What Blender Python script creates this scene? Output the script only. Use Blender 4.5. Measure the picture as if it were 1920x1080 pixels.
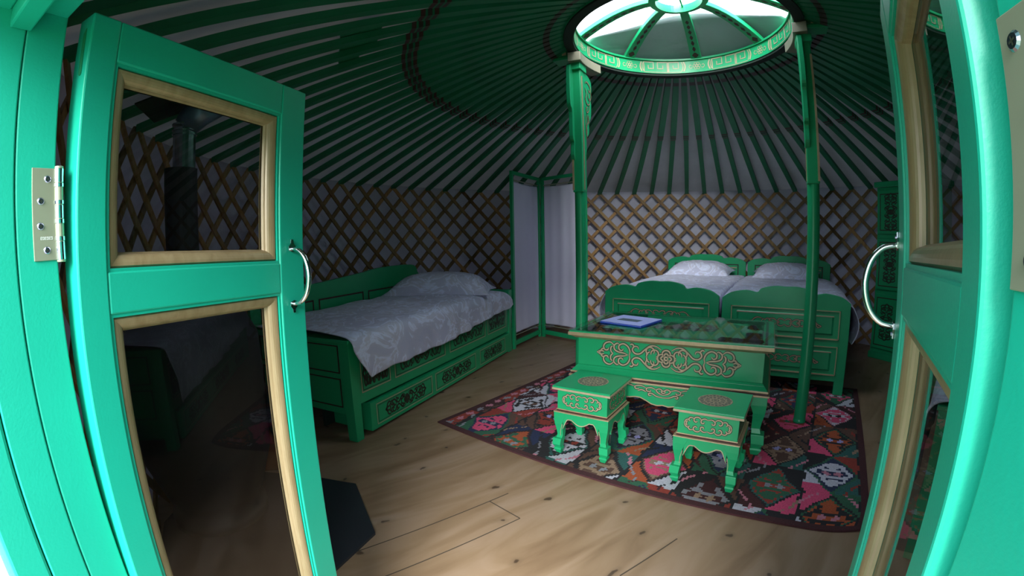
import bpy, bmesh, math, random
from mathutils import Vector, Matrix
random.seed(7)
pi = math.pi
for o in list(bpy.data.objects): bpy.data.objects.remove(o)
scene = bpy.context.scene
col = scene.collection

# ------------------------------------------------------------------ camera (wide action-camera lens)
CAMH = 1.08
def rotx(a): return Matrix(((1,0,0),(0,math.cos(a),-math.sin(a)),(0,math.sin(a),math.cos(a))))
def rotz(a): return Matrix(((math.cos(a),-math.sin(a),0),(math.sin(a),math.cos(a),0),(0,0,1)))
cd = bpy.data.cameras.new('camera'); cam = bpy.data.objects.new('camera', cd); col.objects.link(cam)
cd.type = 'PANO'
cd.panorama_type = 'FISHEYE_LENS_POLYNOMIAL'
cd.sensor_fit = 'HORIZONTAL'; cd.sensor_width = 36.0; cd.sensor_height = 20.25
cd.fisheye_fov = pi
cd.fisheye_polynomial_k0 = 0.0
cd.fisheye_polynomial_k1 = -6.23707680e-02
cd.fisheye_polynomial_k2 = -1.70722465e-05
cd.fisheye_polynomial_k3 = 2.09050741e-05
cd.fisheye_polynomial_k4 = -2.89997785e-07
cd.clip_start = 0.005; cd.clip_end = 200
T = Matrix(((1,0,0),(0,0,-1),(0,1,0)))
R = T @ rotx(-.1079) @ rotz(-.0180)
cam.matrix_world = Matrix.Translation((0,0,CAMH)) @ R.to_4x4()
scene.camera = cam

# ------------------------------------------------------------------ daylight and exposure
w = bpy.data.worlds.new('sky'); scene.world = w; w.use_nodes = True
nt = w.node_tree; bg = nt.nodes['Background']
tc = nt.nodes.new('ShaderNodeTexCoord'); sep = nt.nodes.new('ShaderNodeSeparateXYZ')
mr = nt.nodes.new('ShaderNodeMapRange'); mr.inputs[1].default_value = 0.0; mr.inputs[2].default_value = 0.95
mx = nt.nodes.new('ShaderNodeMix'); mx.data_type = 'RGBA'
mx.inputs[6].default_value = (0.50, 0.57, 0.66, 1); mx.inputs[7].default_value = (1.55, 1.78, 2.10, 1)
nt.links.new(tc.outputs['Generated'], sep.inputs[0]); nt.links.new(sep.outputs[2], mr.inputs[0])
nt.links.new(mr.outputs[0], mx.inputs[0]); nt.links.new(mx.outputs[2], bg.inputs[0])
bg.inputs[1].default_value = 1.15
sl = bpy.data.lights.new('hazy_sun', 'SUN'); sl.energy = 4.0; sl.angle = math.radians(42); sl.color = (.93, 1.0, .98)
so = bpy.data.objects.new('hazy_sun', sl); col.objects.link(so)
_a, _e = math.radians(192), math.radians(30)      # the bright part of the hazy sky, behind the camera
so.rotation_euler = Vector((math.sin(_a)*math.cos(_e), math.cos(_a)*math.cos(_e), math.sin(_e))).to_track_quat('Z', 'Y').to_euler()
vs = scene.view_settings
scene.display_settings.display_device = 'sRGB'
vs.view_transform = 'Standard'; vs.look = 'None'; vs.gamma = 1.0; vs.use_curve_mapping = False
vs.exposure = 1.85
scene.cycles.use_denoising = True
try: scene.cycles.denoiser = 'OPENIMAGEDENOISE'
except Exception: pass
scene.cycles.max_bounces = 10; scene.cycles.diffuse_bounces = 6; scene.cycles.glossy_bounces = 4
scene.cycles.transparent_max_bounces = 16; scene.cycles.caustics_reflective = False; scene.cycles.caustics_refractive = False
scene.cycles.sample_clamp_indirect = 6.0

# ------------------------------------------------------------------ layout constants (metres; x right, y forward, z up)
CX, CY = 1.07, 2.62           # centre of the yurt
RW, ZE = 2.85, 1.59           # lattice wall radius and height
RR, ZR = 0.70, 2.345          # crown ring radius, pole end height
AX = math.radians(30.3)       # azimuth of the axis at right angles to the two posts
def azdir(a): return Vector((math.sin(a), math.cos(a), 0))
def portal(name, loc, rot, sx, sy):
    ld = bpy.data.lights.new(name, 'AREA'); ld.shape = 'RECTANGLE'; ld.size = sx; ld.size_y = sy
    ld.cycles.is_portal = True
    o = bpy.data.objects.new(name, ld); col.objects.link(o); o.location = loc; o.rotation_euler = rot; return o
portal('crown_daylight', (CX, CY, 2.62), (0, 0, 0), 1.5, 1.5)
# doorway portal: faces inwards
_n = Vector((.358, .934, 0))
_q = (_n).to_track_quat('-Z', 'Y').to_euler()
portal('doorway_daylight', (-.165 - .358*.26, .287 - .934*.26, .70), _q, 1.05, 1.5)

# ------------------------------------------------------------------ helpers
class MB:
    def __init__(s): s.v = []; s.f = []; s.m = []
    def add(s, vs, fs, mi=0, M=None):
        n = len(s.v)
        for p in vs:
            p = Vector(p); s.v.append(M @ p if M else p)
        for f in fs: s.f.append([n+i for i in f]); s.m.append(mi)
        return s
    def box(s, x0, x1, y0, y1, z0, z1, mi=0, M=None):
        return s.add([(x0,y0,z0),(x1,y0,z0),(x1,y1,z0),(x0,y1,z0),(x0,y0,z1),(x1,y0,z1),(x1,y1,z1),(x0,y1,z1)],
                     [(0,3,2,1),(4,5,6,7),(0,1,5,4),(1,2,6,5),(2,3,7,6),(3,0,4,7)], mi, M)
    def frus(s, a, b, z0, z1, mi=0):   # a,b = (x0,x1,y0,y1) bottom / top
        return s.add([(a[0],a[2],z0),(a[1],a[2],z0),(a[1],a[3],z0),(a[0],a[3],z0),(b[0],b[2],z1),(b[1],b[2],z1),(b[1],b[3],z1),(b[0],b[3],z1)],
                     [(0,3,2,1),(4,5,6,7),(0,1,5,4),(1,2,6,5),(2,3,7,6),(3,0,4,7)], mi)
    def loft(s, rings, cap=True, mi=0, closed=True):
        n = len(rings[0]); base = len(s.v)
        for r in rings:
            for p in r: s.v.append(Vector(p))
        for i in range(len(rings)-1):
            for j in range(n if closed else n-1):
                a = base+i*n+j; b = base+i*n+(j+1) % n
                s.f.append([a, b, b+n, a+n]); s.m.append(mi)
        if cap and closed:
            s.f.append([base+j for j in range(n)][::-1]); s.m.append(mi)
            s.f.append([base+(len(rings)-1)*n+j for j in range(n)]); s.m.append(mi)
        return s
    def tube(s, pts, r, n=10, mi=0, rs=None):
        pts = [Vector(p) for p in pts]; rings = []; up = None
        for i, p in enumerate(pts):
            t = (pts[min(i+1, len(pts)-1)] - pts[max(i-1, 0)]).normalized()
            if up is None:
                up = t.orthogonal().normalized()
            else:
                up = (up - t*up.dot(t)).normalized()
            q = t.cross(up); rad = rs[i] if rs else r
            rings.append([p + (up*math.cos(2*pi*k/n) + q*math.sin(2*pi*k/n))*rad for k in range(n)])
        return s.loft(rings, mi=mi)
    def cyl(s, c, r, z0, z1, n=20, mi=0, r1=None):
        r1 = r if r1 is None else r1
        return s.loft([[(c[0]+r*math.cos(2*pi*k/n), c[1]+r*math.sin(2*pi*k/n), z0) for k in range(n)],
                       [(c[0]+r1*math.cos(2*pi*k/n), c[1]+r1*math.sin(2*pi*k/n), z1) for k in range(n)]], mi=mi)
    def lathe(s, c, prof, n=24, mi=0):
        return s.loft([[(c[0]+r*math.cos(2*pi*k/n), c[1]+r*math.sin(2*pi*k/n), z) for k in range(n)] for r, z in prof], mi=mi)
    def prism(s, outline, P, ux, uy, th, mi=0):   # outline 2D in plane P+ux,uy, thickness along ux x uy
        P = Vector(P); ux = Vector(ux); uy = Vector(uy); nn = ux.cross(uy).normalized()*th
        a = [P+ux*x+uy*y for x, y in outline]
        return s.loft([a, [p+nn for p in a]], mi=mi)
    def ribbon(s, pts, wd, P, ux, uy, lift=.001, mi=0, closed=False):
        P = Vector(P); ux = Vector(ux).normalized(); uy = Vector(uy).normalized(); nn = ux.cross(uy).normalized()*lift
        n = len(pts)
        if n < 2: return s
        L = []; Rr = []
        for i in range(n):
            if closed: a = pts[i-1]; b = pts[(i+1) % n]
            else: a = pts[max(i-1, 0)]; b = pts[min(i+1, n-1)]
            dx, dy = b[0]-a[0], b[1]-a[1]; l = math.hypot(dx, dy) or 1
            ox, oy = -dy/l*wd/2, dx/l*wd/2
            e = 1.0 if closed else min(1, .45+.55*min(i, n-1-i)/max(1, n*.2))
            x, y = pts[i]
            L.append(P+ux*(x+ox*e)+uy*(y+oy*e)+nn); Rr.append(P+ux*(x-ox*e)+uy*(y-oy*e)+nn)
        b0 = len(s.v); s.v += L+Rr
        for i in range(n if closed else n-1):
            j = (i+1) % n
            s.f.append([b0+n+i, b0+n+j, b0+j, b0+i]); s.m.append(mi)
        return s
    def build(s, name, mats, parent=None, bevel=0, smooth=False, recalc=True, segs=2):
        if not isinstance(mats, (list, tuple)): mats = [mats]
        me = bpy.data.meshes.new(name); me.from_pydata([tuple(p) for p in s.v], [], s.f)
        for m in mats: me.materials.append(m)
        for p, mi in zip(me.polygons, s.m): p.material_index = mi
        if recalc:
            bm = bmesh.new(); bm.from_mesh(me); bmesh.ops.recalc_face_normals(bm, faces=bm.faces); bm.to_mesh(me); bm.free()
        if smooth:
            for p in me.polygons: p.use_smooth = True
        o = bpy.data.objects.new(name, me); col.objects.link(o)
        if parent: o.parent = parent
        if bevel:
            b = o.modifiers.new('bevel', 'BEVEL'); b.width = bevel; b.segments = segs; b.limit_method = 'ANGLE'; b.angle_limit = math.radians(40)
            b.harden_normals = False
        if smooth == 'auto':
            try: me.shade_auto_smooth  # not available on all builds
            except Exception: pass
        return o
def tag(o, label=None, cat=None, group=None, kind=None):
    if label: o['label'] = label
    if cat: o['category'] = cat
    if group: o['group'] = group
    if kind: o['kind'] = kind
    return o
def thing(name, label, cat, loc=(0,0,0), rz=0, group=None, kind=None):
    o = bpy.data.objects.new(name, None); col.objects.link(o); o.empty_display_size = .1
    o.location = loc; o.rotation_euler = (0, 0, rz)
    return tag(o, label, cat, group, kind)
def copy_tree(o, parent=None):
    c = o.copy(); col.objects.link(c); c.parent = parent
    for ch in list(o.children): copy_tree(ch, c)
    return c
def catmull(P, n=6, closed=False):
    out = []; m = len(P)
    for i in range(m if closed else m-1):
        if closed: p = [P[(i-1) % m], P[i], P[(i+1) % m], P[(i+2) % m]]
        else: p = [P[max(i-1, 0)], P[i], P[i+1], P[min(i+2, m-1)]]
        for k in range(n):
            t = k/n
            out.append(tuple(.5*((2*p[1][d])+(-p[0][d]+p[2][d])*t+(2*p[0][d]-5*p[1][d]+4*p[2][d]-p[3][d])*t*t+(-p[0][d]+3*p[1][d]-3*p[2][d]+p[3][d])*t**3) for d in range(len(P[0]))))
    if not closed: out.append(tuple(P[-1]))
    return out

# ------------------------------------------------------------------ materials
def new_mat(name):
    m = bpy.data.materials.new(name); m.use_nodes = True
    nt = m.node_tree; return m, nt, nt.nodes['Principled BSDF']
def noise(nt, scale, detail=4, rough=.6, co='Object', dist=0.0, sc=None):
    t = nt.nodes.new('ShaderNodeTexCoord'); n = nt.nodes.new('ShaderNodeTexNoise')
    n.inputs['Scale'].default_value = scale; n.inputs['Detail'].default_value = detail; n.inputs['Roughness'].default_value = rough
    n.inputs['Distortion'].default_value = dist
    if sc:
        mp = nt.nodes.new('ShaderNodeMapping'); mp.inputs['Scale'].default_value = sc
        nt.links.new(t.outputs[co], mp.inputs[0]); nt.links.new(mp.outputs[0], n.inputs['Vector'])
    else: nt.links.new(t.outputs[co], n.inputs['Vector'])
    return n
def ramp(nt, src, stops):
    r = nt.nodes.new('ShaderNodeValToRGB'); e = r.color_ramp.elements
    while len(e) < len(stops): e.new(.5)
    for k, (p, c) in zip(e, stops): k.position = p; k.color = (*c, 1) if len(c) == 3 else c
    nt.links.new(src, r.inputs[0]); return r
def bump(nt, b, src, st=.2, dist=.002):
    k = nt.nodes.new('ShaderNodeBump'); k.inputs['Strength'].default_value = st; k.inputs['Distance'].default_value = dist
    nt.links.new(src, k.inputs['Height']); nt.links.new(k.outputs[0], b.inputs['Normal'])
def flat(name, c, rough=.5, metal=0, var=.08, scale=6, bmp=0, bscale=80):
    m, nt, b = new_mat(name)
    n = noise(nt, scale)
    r = ramp(nt, n.outputs[0], [(.25, tuple(x*(1-var) for x in c)), (.75, tuple(min(1, x*(1+var)) for x in c))])
    nt.links.new(r.outputs[0], b.inputs['Base Color'])
    b.inputs['Roughness'].default_value = rough; b.inputs['Metallic'].default_value = metal
    if bmp: bump(nt, b, noise(nt, bscale, 3).outputs[0], bmp)
    return m
G = (.012, .335, .132)
green = flat('green_gloss_paint', G, .32, var=.07, bmp=.05)
green_door = flat('green_door_paint', (.008, .385, .255), .42, var=.05, bmp=.10, bscale=260)
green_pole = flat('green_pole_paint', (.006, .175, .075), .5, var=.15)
maroon = flat('maroon_paint', (.050, .014, .012), .5, var=.3, scale=40)
gold = flat('old_gold_paint', (.48, .36, .22), .42, metal=.35, var=.15, scale=20)
gold_line = flat('gold_line_paint', (.46, .36, .24), .5, metal=.15, var=.12, scale=30)
dkline = flat('dark_outline_paint', (.030, .035, .022), .5, var=.2)
chrome = flat('chrome', (.82, .82, .86), .07, metal=1, var=.02)
steel = flat('brushed_steel', (.36, .37, .26), .42, metal=.5, var=.06, scale=3)
screwm = flat('zinc_screw', (.45, .45, .62), .25, metal=1)
galv = flat('galvanised_pipe', (.35, .42, .45), .25, metal=1, var=.15)
black = flat('black_stove_enamel', (.009, .009, .012), .6, var=.2)
plate = flat('black_hearth_sheet', (.020, .022, .028), .42, var=.15, scale=3)
flash = flat('blue_grey_flashing', (.16, .24, .34), .35, metal=.6)
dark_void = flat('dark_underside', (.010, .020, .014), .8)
book_blue = flat('blue_folder_plastic', (.03, .10, .60), .3)
page = flat('pale_lilac_page', (.46, .50, .86), .5, var=.03)
photo1 = flat('photo_grey_green', (.10, .14, .18), .4, var=.6, scale=40)
box_brown = flat('orange_brown_box', (.28, .09, .035), .6, var=.25, scale=5)
blue_strap = flat('blue_strap', (.03, .06, .50), .4)
white_paint = flat('white_lettering', (.8, .8, .75), .5)
def fabric(name, c, var=.06, sc=3, wr=.3, weave=True, wscale=5, trans=0):
    m, nt, b = new_mat(name)
    n = noise(nt, sc, 5)
    r = ramp(nt, n.outputs[0], [(.3, tuple(x*(1-var) for x in c)), (.7, tuple(min(1, x*(1+var)) for x in c))])
    nt.links.new(r.outputs[0], b.inputs['Base Color'])
    b.inputs['Roughness'].default_value = .9
    n2 = noise(nt, wscale, 3, .5, dist=.6); bump(nt, b, n2.outputs[0], wr, .03)
    if trans:      # daylight glows faintly through the cloth
        tl = nt.nodes.new('ShaderNodeBsdfTranslucent'); nt.links.new(r.outputs[0], tl.inputs[0]); ms = nt.nodes.new('ShaderNodeMixShader')
        ms.inputs[0].default_value = trans; out = nt.nodes['Material Output']
        nt.links.new(b.outputs[0], ms.inputs[1]); nt.links.new(tl.outputs[0], ms.inputs[2]); nt.links.new(ms.outputs[0], out.inputs[0])
    return m
wall_cloth = fabric('wall_cloth', (.52, .50, .60), .08, 2.2, .35, trans=.09)
roof_cloth = fabric('roof_cloth', (.48, .48, .49), .10, 2.0, .4, trans=.10)
screen_cloth = fabric('screen_cloth', (.66, .62, .78), .02, 5, .12, wscale=3)
def bedding():
    m, nt, b = new_mat('damask_bedding')
    n = noise(nt, 4.2, 3, .55, dist=2.2)
    r = ramp(nt, n.outputs[0], [(.36, (.55, .54, .70)), (.46, (.58, .56, .70)), (.50, (.76, .78, .98)), (.57, (.60, .57, .69)), (.63, (.58, .56, .69)), (.70, (.70, .70, .88))])
    n3 = noise(nt, 2.2, 2, .5, dist=.4)
    r3 = ramp(nt, n3.outputs[0], [(.60, (0, 0, 0)), (.70, (.6, .6, .6))])
    n4 = noise(nt, 26, 2, .5, dist=1.0); r4 = ramp(nt, n4.outputs[0], [(.58, (0, 0, 0)), (.63, (1, 1, 1))])
    mu = nt.nodes.new('ShaderNodeMath'); mu.operation = 'MULTIPLY'; nt.links.new(r3.outputs[0], mu.inputs[0]); nt.links.new(r4.outputs[0], mu.inputs[1])
    mixn = nt.nodes.new('ShaderNodeMix'); mixn.data_type = 'RGBA'; nt.links.new(mu.outputs[0], mixn.inputs[0])
    nt.links.new(r.outputs[0], mixn.inputs[6]); mixn.inputs[7].default_value = (.36, .42, .34, 1)
    nt.links.new(mixn.outputs[2], b.inputs['Base Color']); b.inputs['Roughness'].default_value = .62
    n2 = noise(nt, 5, 4, .5, dist=1.2); bump(nt, b, n2.outputs[0], .35, .02)
    return m
bed_cloth = bedding()
def wood(name, c1, c2, sc=(1, 14, 1), scale=4, rough=.6, attr=False, metal=0, bm=.1):
    m, nt, b = new_mat(name)
    n = noise(nt, scale, 5, .6, sc=sc, dist=.5)
    r = ramp(nt, n.outputs[0], [(.3, c1), (.7, c2)])
    src = r.outputs[0]
    if attr:
        a = nt.nodes.new('ShaderNodeAttribute'); a.attribute_name = 'tone'
        mm = nt.nodes.new('ShaderNodeMix'); mm.data_type = 'RGBA'; mm.blend_type = 'MULTIPLY'; mm.inputs[0].default_value = 1
        nt.links.new(src, mm.inputs[6]); nt.links.new(a.outputs['Color'], mm.inputs[7]); src = mm.outputs[2]
    nt.links.new(src, b.inputs['Base Color']); b.inputs['Roughness'].default_value = rough; b.inputs['Metallic'].default_value = metal
    bump(nt, b, n.outputs[0], bm)
    return m
lattice_wood = wood('lattice_wood', (.24, .125, .045), (.40, .235, .095), attr=True)
bead_wood = wood('bronze_bead_wood', (.26, .175, .085), (.37, .265, .145), scale=9, sc=(6, 6, 1), rough=.33, metal=.12, bm=.25)
log_wood = wood('split_log', (.35, .22, .12), (.55, .40, .26))
def floor_mat():
    m, nt, b = new_mat('plywood_floor')
    t = nt.nodes.new('ShaderNodeTexCoord'); mp = nt.nodes.new('ShaderNodeMapping')
    mp.inputs['Rotation'].default_value = (0, 0, -math.radians(38.4)); mp.inputs['Location'].default_value = (0, 0, 0)
    nt.links.new(t.outputs['Object'], mp.inputs[0])
    mp2 = nt.nodes.new('ShaderNodeMapping'); mp2.inputs['Scale'].default_value = (.7, 3.2, 1); nt.links.new(mp.outputs[0], mp2.inputs[0])
    n = nt.nodes.new('ShaderNodeTexNoise'); n.inputs['Scale'].default_value = 2.4; n.inputs['Detail'].default_value = 6; n.inputs['Distortion'].default_value = 1.2
    nt.links.new(mp2.outputs[0], n.inputs['Vector'])
    r = ramp(nt, n.outputs[0], [(.28, (.185, .110, .060)), (.46, (.245, .155, .090)), (.58, (.28, .183, .116)), (.74, (.31, .210, .145))])
    # dark heart knots
    v = nt.nodes.new('ShaderNodeTexVoronoi'); v.voronoi_dimensions = '2D'; v.inputs['Scale'].default_value = 3.3; v.inputs['Randomness'].default_value = 1
    mp3 = nt.nodes.new('ShaderNodeMapping'); mp3.inputs['Scale'].default_value = (.8, 1.25, 1); nt.links.new(mp.outputs[0], mp3.inputs[0])
    nn = nt.nodes.new('ShaderNodeTexNoise'); nn.inputs['Scale'].default_value = 14; nt.links.new(mp.outputs[0], nn.inputs['Vector'])
    ad = nt.nodes.new('ShaderNodeVectorMath'); ad.operation = 'MULTIPLY_ADD'; ad.inputs[1].default_value = (.07, .07, 0)
    nt.links.new(nn.outputs['Color'], ad.inputs[0]); nt.links.new(mp3.outputs[0], ad.inputs[2]); nt.links.new(ad.outputs[0], v.inputs['Vector'])
    k = ramp(nt, v.outputs['Distance'], [(0, (.10, .08, .08)), (.030, (.22, .19, .18)), (.044, (.80, .80, .80)), (.11, (1, 1, 1))])
    mm = nt.nodes.new('ShaderNodeMix'); mm.data_type = 'RGBA'; mm.blend_type = 'MULTIPLY'; mm.inputs[0].default_value = .85
    nt.links.new(r.outputs[0], mm.inputs[6]); nt.links.new(k.outputs[0], mm.inputs[7])
    nt.links.new(mm.outputs[2], b.inputs['Base Color']); b.inputs['Roughness'].default_value = .45
    bump(nt, b, n.outputs[0], .06)
    return m
floor_ply = floor_mat()
def glass_mat(name, tint=.9, ior=1.5):
    m = bpy.data.materials.new(name); m.use_nodes = True; nt = m.node_tree
    for n in list(nt.nodes): nt.nodes.remove(n)
    out = nt.nodes.new('ShaderNodeOutputMaterial'); tr = nt.nodes.new('ShaderNodeBsdfTransparent'); gl = nt.nodes.new('ShaderNodeBsdfGlossy')
    gl.inputs['Roughness'].default_value = .0; tr.inputs[0].default_value = (tint, tint, tint, 1)
    fr = nt.nodes.new('ShaderNodeFresnel'); fr.inputs[0].default_value = ior; mixs = nt.nodes.new('ShaderNodeMixShader')
    ge = nt.nodes.new('ShaderNodeNewGeometry'); iv = nt.nodes.new('ShaderNodeMath'); iv.operation = 'SUBTRACT'; iv.inputs[0].default_value = 1
    nt.links.new(ge.outputs['Backfacing'], iv.inputs[1]); mu = nt.nodes.new('ShaderNodeMath'); mu.operation = 'MULTIPLY'
    nt.links.new(fr.outputs[0], mu.inputs[0]); nt.links.new(iv.outputs[0], mu.inputs[1])
    nt.links.new(mu.outputs[0], mixs.inputs[0]); nt.links.new(tr.outputs[0], mixs.inputs[1]); nt.links.new(gl.outputs[0], mixs.inputs[2])
    nt.links.new(mixs.outputs[0], out.inputs[0]); return m
pane_glass = glass_mat('door_pane_glass', .90, 1.75)
table_glass = glass_mat('table_top_glass', .95, 1.5)
def attr_mat(name, attr, rough=.95):
    m, nt, b = new_mat(name); a = nt.nodes.new('ShaderNodeAttribute'); a.attribute_name = attr
    n = noise(nt, 160, 2); mm = nt.nodes.new('ShaderNodeMix'); mm.data_type = 'RGBA'; mm.blend_type = 'MULTIPLY'; mm.inputs[0].default_value = 1
    r = ramp(nt, n.outputs[0], [(.3, (.72, .72, .72)), (.7, (1.1, 1.1, 1.1))])
    nt.links.new(a.outputs['Color'], mm.inputs[6]); nt.links.new(r.outputs[0], mm.inputs[7]); nt.links.new(mm.outputs[2], b.inputs['Base Color'])
    b.inputs['Roughness'].default_value = rough; bump(nt, b, n.outputs[0], .4, .003); return m
rug_mat = attr_mat('kilim_wool', 'weave')
deck_mat = flat('outdoor_timber_deck', (.26, .24, .22), .8, var=.15)
grass_mat = flat('outdoor_grass', (.10, .16, .06), .95, var=.3)
canvas_mat = flat('white_canvas_cover', (.82, .82, .80), .85, var=.03)

# ------------------------------------------------------------------ ornament strokes (metres, quarter patterns)
def arc(cx, cy, r, a0, a1, n=10): return [(cx+r*math.cos(math.radians(a0+(a1-a0)*i/n)), cy+r*math.sin(math.radians(a0+(a1-a0)*i/n))) for i in range(n+1)]
def mirror4(S):
    out = []
    for s in S:
        for sx in (1, -1):
            for sy in (1, -1): out.append([(x*sx, y*sy) for x, y in s])
    return out
LONG = mirror4([
    catmull([(.028,.046),(.055,.062),(.085,.060),(.112,.038),(.137,.014),(.163,.012),(.179,.030),(.170,.050),(.151,.050),(.147,.037)], 4),
    arc(.084,.032,.022,-60,210), arc(.060,.022,.020,-20,250),
    catmull([(.102,.0),(.100,.018),(.086,.030)], 4),
    catmull([(.196,0),(.192,.020),(.203,.046),(.228,.060),(.252,.048),(.251,.027),(.236,.021),(.228,.032)], 4),
    catmull([(.170,.050),(.180,.062),(.192,.058)], 4),
    catmull([(.203,.0),(.225,.008),(.255,.012),(.276,.024),(.279,.046),(.262,.060),(.252,.055)], 4),
    catmull([(.279,.046),(.300,.063),(.326,.056),(.338,.036),(.330,.018),(.315,.018),(.310,.030)], 4),
    catmull([(.284,.0),(.296,.012),(.297,.032),(.288,.042)], 4),
    catmull([(.330,.020),(.345,.022),(.352,.012),(.375,0)], 4),
    catmull([(.335,.006),(.350,.010),(.362,0)], 4),
]) + [arc(0, 0, .009, 0, 360, 12)] + [arc(.024*math.cos(a), .024*math.sin(a), .021, math.degrees(a)-120, math.degrees(a)+120, 12) for a in (0, pi/2, pi, 3*pi/2)] \
   + [arc(.017*math.cos(a), .017*math.sin(a), .010, math.degrees(a)-120, math.degrees(a)+120, 8) for a in (0, pi/2, pi, 3*pi/2)]
SHORT = mirror4([
    catmull([(0,.023),(.014,.027),(.027,.020),(.027,.009),(.018,.008),(.016,.014)], 4),
    catmull([(.027,.020),(.038,.029),(.053,.027),(.058,.016),(.050,.009),(.043,.014)], 4),
    catmull([(.056,.022),(.072,.025),(.079,.016),(.073,.010)], 4),
    catmull([(.078,.018),(.091,.012),(.096,0)], 4),
    catmull([(.084,.010),(.088,.004),(.088,0)], 4)])
APRON = [[(sx*x, y) for x, y in s] for sx in (1, -1) for s in (
    catmull([(0,.0),(.020,.012),(.030,.030),(.018,.042),(.006,.034),(.010,.024)], 4),
    catmull([(.030,.030),(.050,.044),(.072,.036),(.070,.018),(.056,.016),(.054,.026)], 4),
    catmull([(.0,-.018),(.028,-.012),(.048,.004),(.062,.000),(.060,-.012),(.050,-.010)], 4),
    catmull([(.072,.036),(.095,.050),(.120,.044),(.122,.028),(.110,.024),(.104,.032)], 4),
    catmull([(.074,.010),(.092,.022),(.110,.012)], 4),
    catmull([(.122,.040),(.150,.050),(.175,.046),(.180,.034),(.168,.030)], 4))] + [arc(0, .022, .008, 0, 360, 10)]
BEDPAT = mirror4([
    catmull([(0,.012),(.02,.026),(.045,.022),(.048,.006),(.034,.004)], 4),
    catmull([(.05,.0),(.075,.022),(.105,.024),(.115,.008),(.100,.0),(.090,.010)], 4)])
BEDPAT += [[(sx*x, y) for x, y in s] for sx in (1, -1) for s in (
    catmull([(.105,-.012),(.14,-.024),(.17,-.006),(.16,.016),(.14,.012)], 4), arc(.125,.002,.022,0,330),
    catmull([(.165,.020),(.20,.028),(.232,.012),(.238,-.014),(.255,-.020)], 4), catmull([(.232,.012),(.25,-.004),(.27,-.012),(.243,-.026)], 4))]
def stroke(mb, pats, P, ux, uy, wd, sx=1, sy=1, lift=.0012, mi_gold=0, mi_dark=1):
    for s in pats:
        q = [(x*sx, y*sy) for x, y in s]
        mb.ribbon(q, wd*2.25, P, ux, uy, lift*.5, mi_dark); mb.ribbon(q, wd, P, ux, uy, lift, mi_gold)
def frame_line(mb, x0, x1, y0, y1, P, ux, uy, wd, lift=.001, mi=0):
    for (a, b, c, d) in ((x0, x1, y0, y0+wd), (x0, x1, y1-wd, y1), (x0, x0+wd, y0, y1), (x1-wd, x1, y0, y1)):
        Pv = Vector(P); U = Vector(ux); V = Vector(uy); nn = U.cross(V).normalized()*lift
        n = len(mb.v); mb.v += [Pv+U*a+V*c+nn, Pv+U*b+V*c+nn, Pv+U*b+V*d+nn, Pv+U*a+V*d+nn]; mb.f.append([n, n+1, n+2, n+3]); mb.m.append(mi)

# ================================================================== SETTING
def wallarc(name, a0, a1, r, z0, z1, mat, th=.03, n=None, label=None):
    n = n or max(3, int(abs(a1-a0)/math.radians(3)))
    mb = MB(); rings = []
    for i in range(n+1):
        a = a0+(a1-a0)*i/n
        rings.append([(CX+rr*math.sin(a), CY+rr*math.cos(a), z) for rr, z in ((r, z0), (r, z1), (r+th, z1), (r+th, z0))])
    mb.loft(rings)
    return tag(mb.build(name, mat), label, None, None, 'structure')
def caz(x, y): return math.atan2(x-CX, y-CY)     # azimuth seen from the centre
aL = caz(-.640, .447); aR = caz(.215, -.09)
aL0 = aL; aR0 = aR
# go clockwise (increasing azimuth) from left jamb round the back to the right jamb
if aR0 < aL0: aR0 += 2*pi
span = aR0-aL0
names = [('wall_left', .0, .30), ('wall_back', .30, .68), ('wall_right', .68, 1.0)]
for nme, f0, f1 in names:
    wallarc(nme, aL0+span*f0, aL0+span*f1, RW+.05, 0, ZE+.05, wall_cloth, label='pale cloth wall of the round tent behind the wooden lattice')
# floor disc
mb = MB(); N = 96
mb.loft([[(CX+(RW+.12)*math.sin(2*pi*k/N), CY+(RW+.12)*math.cos(2*pi*k/N), z) for k in range(N)] for z in (-.04, 0)])
floor = tag(mb.build('floor', floor_ply), 'plywood floor with knots and sheet joints', None, None, 'structure')
# sheet joints: thin dark grooves lying in the floor
def joint(p, q, wd=.005):
    p = Vector(p); q = Vector(q); t = (q-p).normalized(); s = Vector((-t.y, t.x, 0))*wd/2
    return [p-s, q-s, q+s, p+s]
mb = MB()
jd = Vector((.783, .622, 0)); jp = Vector((-jd.y, jd.x, 0))
J1 = Vector((-.11, 1.692, 0)); J2 = Vector((.015, 1.563, 0))
for a, b in ((J1-jd*1.6, J1+jd*.0), (J1, J2), (J2-jd*1.6, J2), (Vector((.351, 1.21, 0))-Vector((.83,.56,0))*.02, Vector((.587, 1.367, 0))), (J1, J1+jd*.10)):
    q = joint(a, b); mb.add([(p.x, p.y, .0006) for p in q], [(0, 1, 2, 3)])
mb.build('floor_joint', flat('joint_dust_brown', (.055, .038, .024), .8), floor)
# roof cloth (ceiling)
mb = MB(); N = 84
prof = [(RW+.10, ZE+.03), (RW-.2, ZE+.03+.3/2.25*.80), (1.6, ZE+.04+1.35/2.25*.80), (RR+.06, ZR+.075)]
rings = []
for r, z in prof: rings.append([(CX+r*math.sin(2*pi*k/N), CY+r*math.cos(2*pi*k/N), z) for k in range(N)])
for r, z in prof[::-1]: rings.append([(CX+r*math.sin(2*pi*k/N), CY+r*math.cos(2*pi*k/N), z+.03) for k in range(N)])
rings.append(rings[0]); mb.loft(rings, cap=False)
tag(mb.build('ceiling', roof_cloth), 'grey roof cloth lying over the green poles', None, None, 'structure')
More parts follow.
